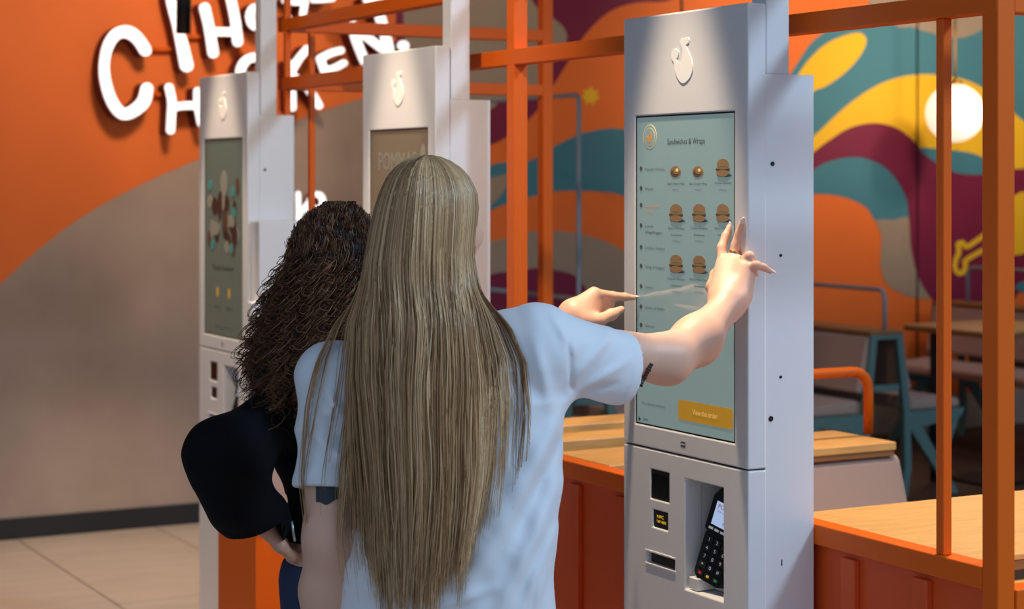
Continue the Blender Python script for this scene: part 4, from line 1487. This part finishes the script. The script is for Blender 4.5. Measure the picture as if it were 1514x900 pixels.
armL = chain([shL, elL], [0.052, 0.045], 0.03) + chain([elL, elL * 0.6 + wrL * 0.4, wrL], [0.043, 0.040, 0.025], 0.025)
armR = chain([shR, elR], [0.050, 0.042], 0.03) + chain([elR, miR, wrR], [0.0415, 0.0425, 0.027], 0.035)
cells = []
topy = 719
for i in range(10):
    x0, x1 = 467 + i * 4.1, 467 + (i + 1) * 4.1
    bot = lambda x: 741 + 7 * math.exp(-((x - 482) / 7) ** 2) - 10 * max(0, (x - 490) / 18) + 1.5 * math.sin(x * 1.7)
    for j in range(3):
        f0, f1 = j / 3, (j + 1) / 3
        cells.append([(x0, topy + (bot(x0) - topy) * f1), (x1, topy + (bot(x1) - topy) * f1), (x1, topy + (bot(x1) - topy) * f0), (x0, topy + (bot(x0) - topy) * f0)])
tag(skin_patch('tattoo', armL, cells, 3.30, woman, M_INK), 'dark floral tattoo below the sleeve')
cells = []
for i in range(9):
    t = i / 8
    cx_, cy_ = 947 + 16 * t, 570 - 30 * t
    dx, dy = 0.47, -0.88
    nx, ny = 0.88, 0.47
    h = 3.4 if i % 3 else 4.6
    for (o0, w0) in ((0, 1.2), (1.8, 0.8)):
        px_, py_ = cx_ + dx * o0, cy_ + dy * o0
        cells.append([(px_ - nx * h - dx * w0, py_ - ny * h - dy * w0), (px_ + nx * h * 0.7 - dx * w0, py_ + ny * h * 0.7 - dy * w0), (px_ + nx * h * 0.7 + dx * w0, py_ + ny * h * 0.7 + dy * w0), (px_ - nx * h + dx * w0, py_ - ny * h + dy * w0)])
tag(skin_patch('tattoo', armR, cells, 3.45, woman, M_INK), 'small line of dark script on the upper arm')


# ------------------------------------------------------------------ hair
def hair_mat(name, dark, mid, light_, rough=0.42):
    m = bpy.data.materials.new(name)
    m.use_nodes = True
    nt = m.node_tree
    b = nt.nodes['Principled BSDF']
    at = nt.nodes.new('ShaderNodeAttribute')
    at.attribute_name = 'shade'
    r = nt.nodes.new('ShaderNodeValToRGB')
    e = r.color_ramp.elements
    e[0].color = (*lin(dark), 1)
    e[1].color = (*lin(light_), 1)
    n = e.new(0.5)
    n.color = (*lin(mid), 1)
    nt.links.new(at.outputs['Fac'], r.inputs[0])
    nt.links.new(r.outputs[0], b.inputs['Base Color'])
    b.inputs['Roughness'].default_value = rough
    b.inputs['Specular IOR Level'].default_value = 0.35
    return m


def strands_obj(name, P, rad, shade, m, parent, sides=3):
    """P: (S,n,3) local points, rad: (S,) or (S,n), shade: (S,)"""
    S_, n, _ = P.shape
    T = np.gradient(P, axis=1)
    T /= np.linalg.norm(T, axis=2, keepdims=True) + 1e-9
    ref = np.array([0.35, 1.0, 0.12])
    N = np.cross(T, ref)
    N /= np.linalg.norm(N, axis=2, keepdims=True) + 1e-9
    B_ = np.cross(T, N)
    rad = np.asarray(rad)
    if rad.ndim == 1:
        taper = np.ones(n)
        taper[-max(2, n // 5):] = np.linspace(1, 0.3, max(2, n // 5))
        rad = rad[:, None] * taper[None]
    V = []
    for k in range(sides):
        a = 2 * math.pi * k / sides + 0.5
        V.append(P + rad[..., None] * (math.cos(a) * N + math.sin(a) * B_))
    V = np.stack(V, 2)                       # S,n,sides,3
    idx = np.arange(S_ * n * sides).reshape(S_, n, sides)
    a = idx[:, :-1, :]
    b = np.roll(a, -1, axis=2)
    c = idx[:, 1:, :]
    d = np.roll(c, -1, axis=2)
    F = np.stack([a, b, d, c], -1).reshape(-1, 4)
    o = mesh_obj(name, loc2w(V.reshape(-1, 3)), F, m, parent, smooth=True)
    at = o.data.attributes.new('shade', 'FLOAT', 'POINT')
    sh = np.repeat(np.asarray(shade, np.float32), n * sides)
    at.data.foreach_set('value', sh)
    return o


M_HAIRB = hair_mat('blonde_hair', (122, 86, 54), (194, 150, 106), (246, 208, 160))
pxm = ZB / FPX


def blonde():
    NS, n = 7000, 46
    ncl = 190
    nl, nr = 8, 14
    cphi = np.concatenate([rng.uniform(-74, 64, ncl - nl - nr), -92 * np.array([0.84, 0.87, 0.90, 0.95, 1.0, 1.06, 1.12, 1.18]), 92 * rng.uniform(0.72, 1.0, nr)])
    w = np.ones(ncl)
    w[-nl - nr:-nr] = [0.6, 0.5, 0.30, 0.14, 0.10, 0.14, 0.2, 0.10]
    w[-nr:] = rng.uniform(0.05, 0.24, nr)
    cid = rng.choice(ncl, NS, p=w / w.sum())
    cend = rng.normal(0, 30, ncl)
    clat = rng.normal(0, 1, ncl)
    cph = rng.uniform(0, 6.28, ncl)
    phi = np.radians(np.clip(cphi[cid] + rng.normal(0, 1, NS) * np.where((cphi[cid] > 64) | (cphi[cid] < -75), 0.9, 3.2), -118, 94))
    s = np.clip(np.degrees(phi) / 92.0, -1.2, 1.0)
    t = np.linspace(0, 1, n)[None]
    delta = rng.normal(0, 1, NS)
    layer = rng.uniform(0, 1, NS)[:, None]
    yend = np.interp(s, [-1.2, -0.9, -0.7, -0.3, 0.2, 0.55, 0.75, 1.0], [770, 800, 850, 878, 866, 815, 745, 690]) + cend[cid] + rng.normal(0, 14, NS)
    short = rng.uniform(0, 1, NS)
    yend = yend - np.where(short < 0.75, rng.uniform(0, 1, NS) ** 1.3 * 190, 0)
    y = 229.5 + (yend[:, None] - 229.5) * t ** 1.55 + layer * 7 * np.exp(-t * 6)
    # silhouette of the hair at each height (pixels), cross-section depth, middle of the section
    yy = [229, 232, 238, 248, 262, 285, 310, 340, 380, 430, 480, 530]
    ll = [628, 612, 597, 583, 571, 560, 552, 545, 538, 531, 517, 500]
    rr = [636, 652, 667, 682, 695, 706, 708, 705, 702, 710, 748, 790]
    bb_ = [0.010, 0.026, 0.045, 0.064, 0.082, 0.098, 0.107, 0.112, 0.112, 0.104, 0.10, 0.10]
    le, re_, bd = np.interp(y, yy, ll), np.interp(y, yy, rr), np.interp(y, yy, bb_)
    mid = np.interp(y, [229, 300, 430], [632, 632, 628])
    sp = np.sin(phi)[:, None]
    shr = 1 - 0.085 * layer
    x1 = mid + np.where(sp < 0, (mid - le), (re_ - mid)) * sp * shr
    d1 = ZB + 0.005 - bd * np.cos(phi)[:, None] * shr
    # hanging sheet: place across the back as a function of s
    ks = [-1.2, -0.95, -0.75, 0.0, 0.66, 0.86, 1.0]
    tab = {400: [531, 533, 540, 632, 692, 703, 706], 440: [519, 525, 536, 634, 698, 714, 722], 480: [492, 513, 532, 637, 706, 742, 762],
           530: [466, 506, 537, 638, 712, 765, 788], 600: [446, 500, 543, 636, 715, 770, 796], 700: [434, 486, 547, 634, 712, 762, 790],
           800: [448, 478, 552, 630, 700, 748, 775], 900: [462, 490, 562, 628, 690, 735, 760]}
    ty = sorted(tab)
    cols = np.stack([np.interp(s, ks, tab[q]) for q in ty], 1)          # NS, len
    x2 = np.zeros_like(y)
    idx = np.clip(np.searchsorted(ty, y) - 1, 0, len(ty) - 2)
    tya = np.array(ty, float)
    fr = np.clip((y - tya[idx]) / (tya[idx + 1] - tya[idx]), 0, 1)
    rows = np.arange(NS)[:, None]
    x2 = cols[rows, idx] * (1 - fr) + cols[rows, idx + 1] * fr
    grow = np.clip((y - 400) / 160, 0, 1)
    tip = np.clip((y - 480) / (yend[:, None] - 480 + 1), 0, 1)
    x2 = x2 + (clat[cid] * 6.0)[:, None] * grow + np.sin(y / 60 + cph[cid][:, None]) * 2.6 * grow
    edge = np.where((s > 0.7) | (s < -0.8), 0.45, 1.0)[:, None]
    x2 = x2 + delta[:, None] * (6.0 - 4.2 * tip) * grow * edge
    x2 = x2 + np.sin(y / 38 + rng.uniform(0, 6.28, NS)[:, None]) * rng.uniform(0, 2.2, NS)[:, None] * grow
    sa = np.clip(s, -1.2, 1)[:, None]
    d2 = np.interp(y, [380, 480, 560, 900], [3.335, 3.300, 3.288, 3.280]) + 0.10 * np.abs(sa) ** 2.2 + layer * 0.026 - 0.008 * np.sin(cph[cid])[:, None]
    bl = np.clip((y - 375) / 110, 0, 1)
    bl = bl * bl * (3 - 2 * bl)
    x = x1 * (1 - bl) + x2 * bl
    D = d1 * (1 - bl) + d2 * bl
    P = np.stack([(x - CXP) / FPX * D, D, CAMZ - (y - HOR) / FPX * D], -1)
    for _ in range(2):
        dd_ = sdf_eval(shirt, P.reshape(-1, 3)).reshape(NS, n)
        push = np.clip(0.009 - dd_, 0, 0.06) * (y > 400)
        P[:, :, 1] -= push
        for _ in range(2):
            P[:, 12:-1, 1] = 0.25 * P[:, 11:-2, 1] + 0.5 * P[:, 12:-1, 1] + 0.25 * P[:, 13:, 1]
    csh = rng.uniform(0.1, 0.9, ncl)
    shade = np.clip(csh[cid] + rng.normal(0, 0.2, NS) - 0.12 * layer[:, 0], 0, 1)
    rad = rng.uniform(0.0006, 0.0011, NS)
    return strands_obj('hair', P, rad, shade, M_HAIRB, woman)


hairB = blonde()
tag(hairB, 'long straight blonde hair falling down the back')
cap = [P_ell(np.array([(631 - CXP) * pxm, ZB + 0.005, CAMZ - (328 - HOR) * pxm]), (0.082, 0.094, 0.100), None, 0.02),
       P_loft([1.20, 1.32, 1.42, 1.56], [-0.142, -0.142, -0.150, -0.149], [3.345, 3.372, 3.43, 3.455], [0.050, 0.075, 0.080, 0.074], [0.010, 0.022, 0.05, 0.085], 0, 0.05)]
fdir = np.array([math.sin(math.radians(42)), math.cos(math.radians(42)), 0], np.float32)


def cap_post(p, d):
    q = p - hb.astype(np.float32)
    face = q @ fdir - 0.030 - np.clip(q[..., 2] - 0.02, 0, 0.2) * 0.8
    return np.maximum(d, face).astype(np.float32)


capo = sdf_obj('hair_base', cap, [-0.35, 3.25, 1.15], [0.05, 3.62, 1.74], 0.005, mat('blonde_hair_under', (150, 120, 86), 0.6), woman, cap_post)

# ------------------------------------------------------------------ woman with curly brown hair and dark jacket
ZC = 3.85
hc = L(505, 388, ZC)
base_c = loc2w(np.array([-0.30, 3.92, 0.0]))
woman2 = thing('person', tuple(base_c), 'person with curly brown hair and black jacket, one hand on hip, pointing at the screen', 'person')
CR = math.radians(22)
cL, ceL, cwL = L(432, 598, 3.84), L(327, 672, 3.68), L(376, 756, 3.83)
cR, ceR, cwR = L(585, 592, 3.92), L(742, 592, 3.98), L(846, 462, 4.055)
nc = L(502, 535, 3.87)
cb = head_prims(hc, math.radians(50))
cb += [P_cone(hc + np.array([-0.015, -0.01, -0.06]), nc, 0.048, 0.054, 0.04)]
cb += [P_loft([0.76, 0.84, 0.92, 1.0, 1.10, 1.18], [-0.300, -0.300, -0.302, -0.305, -0.32, -0.325], [3.93] * 6,
              [0.160, 0.162, 0.145, 0.128, 0.14, 0.12], [0.112, 0.115, 0.10, 0.092, 0.10, 0.085], -CR, 0.05)]
cb += [P_cone(nc + [0, 0, -0.03], cL, 0.052, 0.045, 0.05), P_cone(nc + [0, 0, -0.03], cR, 0.052, 0.045, 0.05)]
cb += chain([cL, ceL], [0.045, 0.038], 0.03) + chain([ceL, cwL], [0.038, 0.026], 0.03)
cb += chain([cR, ceR], [0.045, 0.038], 0.03) + chain([ceR, cwR], [0.038, 0.0255], 0.03)
lgc, feetC, sC, fC = legs((-0.30, 3.93), CR, 0.02, 0.82)
for hip, knee, ank in lgc:
    cb += chain([hip, knee, ank], [0.085, 0.052, 0.035], 0.03)
    cb += [P_ell(ank + fC * 0.06 - np.array([0, 0, 0.045]), (0.037, 0.11, 0.032), [sC, fC, [0, 0, 1]], 0.02)]
# left hand resting on the hip
hd = unit(L(428, 800, 3.93) - cwL)
cb += generic_hand(cwL + hd * 0.01, hd, unit(np.array([-0.7, -0.5, 0.3])), unit(np.array([0.3, -0.6, -0.7])), 0.35)
# right hand pointing
mi = L(878, 434, 4.092)
pI = [mi, L(905, 438, 4.130), L(924, 439, 4.150), L(937, 440, 4.163)]
cb += [P_cone(cwR, mi, 0.024, 0.0145, 0.02), P_cone(L(852, 470, 4.05), L(880, 447, 4.10), 0.024, 0.014, 0.02), P_cone(L(855, 474, 4.05), L(878, 458, 4.10), 0.022, 0.014, 0.02),
       P_cone(L(856, 476, 4.06), L(877, 466, 4.11), 0.020, 0.013, 0.02)]
cb += chain(pI, (0.0125, 0.0105, 0.0088, 0.0060), 0.005)
for (a_, b_, c_, d_) in (((880, 446, 4.105), (901, 450, 4.130), (893, 460, 4.118), (882, 458, 4.10)),
                         ((879, 456, 4.112), (899, 460, 4.135), (890, 468, 4.120), (880, 466, 4.105)),
                         ((877, 465, 4.118), (893, 470, 4.138), (885, 476, 4.125), (877, 473, 4.112))):
    cb += chain([L(*a_), L(*b_), L(*c_), L(*d_)], (0.0125, 0.0105, 0.0098, 0.0085), 0.005)
cb += chain([L(862, 475, 4.04), L(884, 474, 4.052), L(904, 465, 4.08), L(919, 457, 4.10)], (0.019, 0.0135, 0.0112, 0.0078), 0.010)
skinC = sdf_obj('body', cb, [-0.62, 3.60, 0.0], [0.30, 4.22, 1.64], 0.0040, M_SKIN2, woman2)
tag(skinC, 'bare hands, one pointing')
nail(pI, woman2, M_NAIL, 0.005, 0.009, (0, -0.3, 1))
for q in (-1, 1):
    fa = math.radians(50)
    f_ = np.array([math.sin(fa), math.cos(fa), 0])
    s_ = np.array([math.cos(fa), -math.sin(fa), 0])
    sphere_obj('eye', loc2w(hc + 0.076 * f_ + 0.006 * np.array([0, 0, 1]) + q * 0.030 * s_), 0.0118, M_EYE, woman2)

jk = [P_loft([0.86, 0.90, 0.97, 1.04, 1.10, 1.16, 1.21], [-0.300, -0.300, -0.300, -0.305, -0.318, -0.325, -0.33], [3.93] * 7,
             [0.158, 0.166, 0.178, 0.184, 0.186, 0.175, 0.13], [0.120, 0.118, 0.115, 0.118, 0.12, 0.11, 0.09], -CR, 0.05),
      P_cone(nc + [0, 0, -0.045], cL + [0.01, 0, 0], 0.066, 0.066, 0.06), P_cone(nc + [0, 0, -0.045], cR, 0.066, 0.064, 0.06)]
jk += chain([cL, ceL], [0.068, 0.060], 0.03) + chain([ceL, cwL + np.array([0.0, 0, -0.03])], [0.063, 0.060], 0.06) + chain([L(322, 700, 3.71), L(345, 748, 3.80)], [0.045, 0.042], 0.05) + chain([L(360, 735, 3.76), L(398, 752, 3.83)], [0.050, 0.042], 0.03)
jk += chain([cR, ceR], [0.066, 0.060], 0.04) + chain([ceR, ceR * 0.25 + cwR * 0.75], [0.058, 0.046], 0.04)
djL = unit(np.array([0.25, 0.25, -1.0]))
cutR = ceR * 0.3 + cwR * 0.7
djR = unit(cwR - ceR)


def jk_post(p, d):
    r, dd, u = p[..., 0], p[..., 1], p[..., 2]
    rg = lambda q: 1 - 2 * np.sqrt(np.sin(q * 0.5) ** 2 + 0.05)
    d = d - 0.0035 * rg(34 * (r * 0.75 + u * 0.65) + 2 * np.sin(12 * u)) - 0.004 * rg(52 * (u * 0.8 - 0.5 * r) + 1.5 * np.sin(20 * r))
    shell = np.maximum(d, -(d + 0.009))
    tL = (p - (cwL + djL * 0.022).astype(np.float32)) @ djL.astype(np.float32)
    qd = p - cwL.astype(np.float32)
    nearL = (np.sqrt((qd * qd).sum(-1)) < 0.15)
    tR = (p - cutR.astype(np.float32)) @ djR.astype(np.float32)
    nearR = (r > -0.02)
    cut = np.where(nearL & (r < -0.455), tL, -1.0)
    cut = np.maximum(cut, np.where(nearR, tR, -1.0))
    cut = np.maximum(cut, 0.905 - u)
    q = p - (nc + np.array([0, 0, 0.035])).astype(np.float32)
    cut = np.maximum(cut, 0.066 - np.sqrt((q * q).sum(-1)))
    return np.maximum(shell, cut).astype(np.float32)


jacket = sdf_obj('jacket', jk, [-0.72, 3.58, 0.85], [0.16, 4.12, 1.36], 0.0045, M_JACKET, woman2, jk_post, 0.014)
tag(jacket, 'loose black jacket')
zp = [L(431, 770, 3.80), L(436, 800, 3.80)]
tube('zipper', [loc2w(zp[0]), loc2w(zp[1])], 0.003, M_STEEL, jacket, sides=6)
jc = [P_loft([0.72, 0.76, 0.82, 0.86, 0.88], [-0.300] * 5, [3.93] * 5, [0.165, 0.168, 0.170, 0.160, 0.15], [0.118, 0.12, 0.122, 0.115, 0.11], -CR, 0.05)]
for hip, knee, ank in lgc:
    jc += chain([hip, knee, ank], [0.094, 0.064, 0.055], 0.03)
def jeans_cut2(p, d):
    return np.maximum(d, np.maximum(0.075 - p[..., 2], p[..., 2] - 0.862)).astype(np.float32)
sdf_obj('jeans', jc, [-0.56, 3.70, 0.04], [-0.04, 4.16, 0.95], 0.007, M_JEANS, woman2, jeans_cut2)
for a in feetC:
    pr = [P_ell(a + fC * 0.065 + np.array([0, 0, -0.045]), (0.045, 0.13, 0.040), [sC, fC, [0, 0, 1]], 0.02), P_cone(a + np.array([0, 0, -0.04]), a, 0.05, 0.047, 0.03)]
    def flat2(p, d):
        return np.maximum(d, 0.002 - p[..., 2]).astype(np.float32)
    sdf_obj('shoe', pr, a + [-0.17, -0.17, -0.1], a + [0.17, 0.22, 0.08], 0.006, M_SHOE, woman2, flat2)

M_HAIRC = hair_mat('brown_hair', (46, 26, 15), (104, 66, 42), (176, 126, 88), 0.36)
pxc = ZC / FPX


def curly():
    NS, n = 4600, 60
    ncl = 560
    cphi = rng.uniform(-180, 180, ncl)
    ctop = rng.uniform(0.0, 1, ncl)
    cl_end = rng.uniform(0.45, 1.0, ncl)
    cph = rng.uniform(0, 6.28, ncl)
    cid = rng.integers(0, ncl, NS)
    phi = np.radians(cphi[cid] + rng.normal(0, 1.6, NS))
    # leave the face open (it looks right and away)
    fdeg = 180 - 50
    dphi = (np.degrees(phi) - fdeg + 180) % 360 - 180
    phi = np.where(np.abs(dphi) < 55, np.radians(fdeg) + np.sign(dphi) * np.radians(60) + rng.normal(0, .1, NS), phi)
    t = np.linspace(0, 1, n)[None]
    # start angle on the skull
    a0 = np.radians(4 + 76 * ctop[cid] + rng.normal(0, 2, NS))[:, None]
    hx, hy = 503.0, 375.0
    H0 = np.array([(hx - CXP) * pxc, ZC + 0.01, CAMZ - (hy - HOR) * pxc])
    yend = 440 + 165 * cl_end[cid] + rng.normal(0, 14, NS)
    uend = CAMZ - (yend - HOR) * pxc
    # radius profile of the hair mass with height
    us = CAMZ - (np.array([296, 320, 350, 400, 460, 530, 620]) - HOR) * pxc
    Rp = np.array([0.030, 0.078, 0.094, 0.118, 0.148, 0.178, 0.178])
    ust = H0[2] + 0.105 * np.cos(a0)
    u = ust + (uend[:, None] - ust) * t ** 0.95
    Rm = np.interp(-u, -us, Rp)
    R0 = 0.105 * np.sin(a0)
    lay = np.clip(1 - 0.5 * rng.uniform(0, 1, ncl) ** 2.2, 0, 1)[cid][:, None]
    frz = (rng.uniform(0, 1, NS) < 0.10)[:, None]
    lay = np.where(frz, lay + rng.uniform(0.05, 0.22, NS)[:, None], lay)
    R = R0 + (Rm * lay - R0) * np.clip(t * 2.4, 0, 1)
    R = np.maximum(R, 0.03)
    cs_, sn = np.cos(phi)[:, None], np.sin(phi)[:, None]
    X = H0[0] + R * sn * np.where(sn < 0, 1.0, 0.8)
    D = H0[1] - R * cs_ * 0.95
    # helix
    wl = rng.uniform(0.034, 0.062, ncl)[cid][:, None]
    ln = np.abs(ust - u) + np.abs(R - R0) * 0.7
    ph = ln / wl * 2 * math.pi * rng.choice([-1, 1], ncl)[cid][:, None] + cph[cid][:, None] + rng.normal(0, 0.3, NS)[:, None] + 0.8 * np.sin(t * 7 + cph[cid][:, None] * 3)
    amp = np.clip(t * 4, 0.3, 1) * rng.uniform(0.007, 0.0135, ncl)[cid][:, None] * (0.6 + 0.9 * t)
    rr = rng.normal(0, 0.0028, (NS, 2))
    X = X + amp * np.cos(ph) + rr[:, :1]
    D = D + amp * np.sin(ph) + rr[:, 1:]
    u = u + amp * 0.5 * np.sin(ph + 1.0) + (0.014 * np.sin(math.pi * np.clip(t * 5, 0, 1)) + np.where(frz, 0.012, 0.0) * np.clip(t * 6, 0, 1)) * np.cos(a0)
    P = np.stack([X, D, u], -1)
    dd_ = sdf_eval(jk, P.reshape(-1, 3)).reshape(NS, n)
    push = np.clip(0.006 - dd_, 0, 0.06)
    P[..., 1] -= push * 0.9
    P[..., 2] += push * 0.4
    shade = np.clip(rng.uniform(0.1, 0.8, ncl)[cid] + rng.normal(0, 0.15, NS), 0, 1)
    return strands_obj('hair', P, rng.uniform(0.0006, 0.0011, NS), shade, M_HAIRC, woman2)


hairC = curly()
tag(hairC, 'thick curly brown hair')
hv = [P_ell(L(505, 377, ZC + 0.01), (0.086, 0.094, 0.092), None, 0.03), P_ell(L(488, 430, ZC + 0.005), (0.095, 0.088, 0.10), None, 0.05), P_ell(L(470, 500, ZC), (0.105, 0.078, 0.08), None, 0.05)]
fd2 = np.array([math.sin(math.radians(50)), math.cos(math.radians(50)), 0], np.float32)


def hv_post(p, d):
    q = p - hc.astype(np.float32)
    face = q @ fd2 - 0.03 - np.clip(q[..., 2] - 0.03, 0, 0.2) * 0.8
    d = d + 0.006 * np.sin(p[..., 0] * 130) * np.sin(p[..., 2] * 110 + 2 * np.sin(p[..., 0] * 50)) * np.cos(p[..., 1] * 90)
    return np.maximum(d, face).astype(np.float32)


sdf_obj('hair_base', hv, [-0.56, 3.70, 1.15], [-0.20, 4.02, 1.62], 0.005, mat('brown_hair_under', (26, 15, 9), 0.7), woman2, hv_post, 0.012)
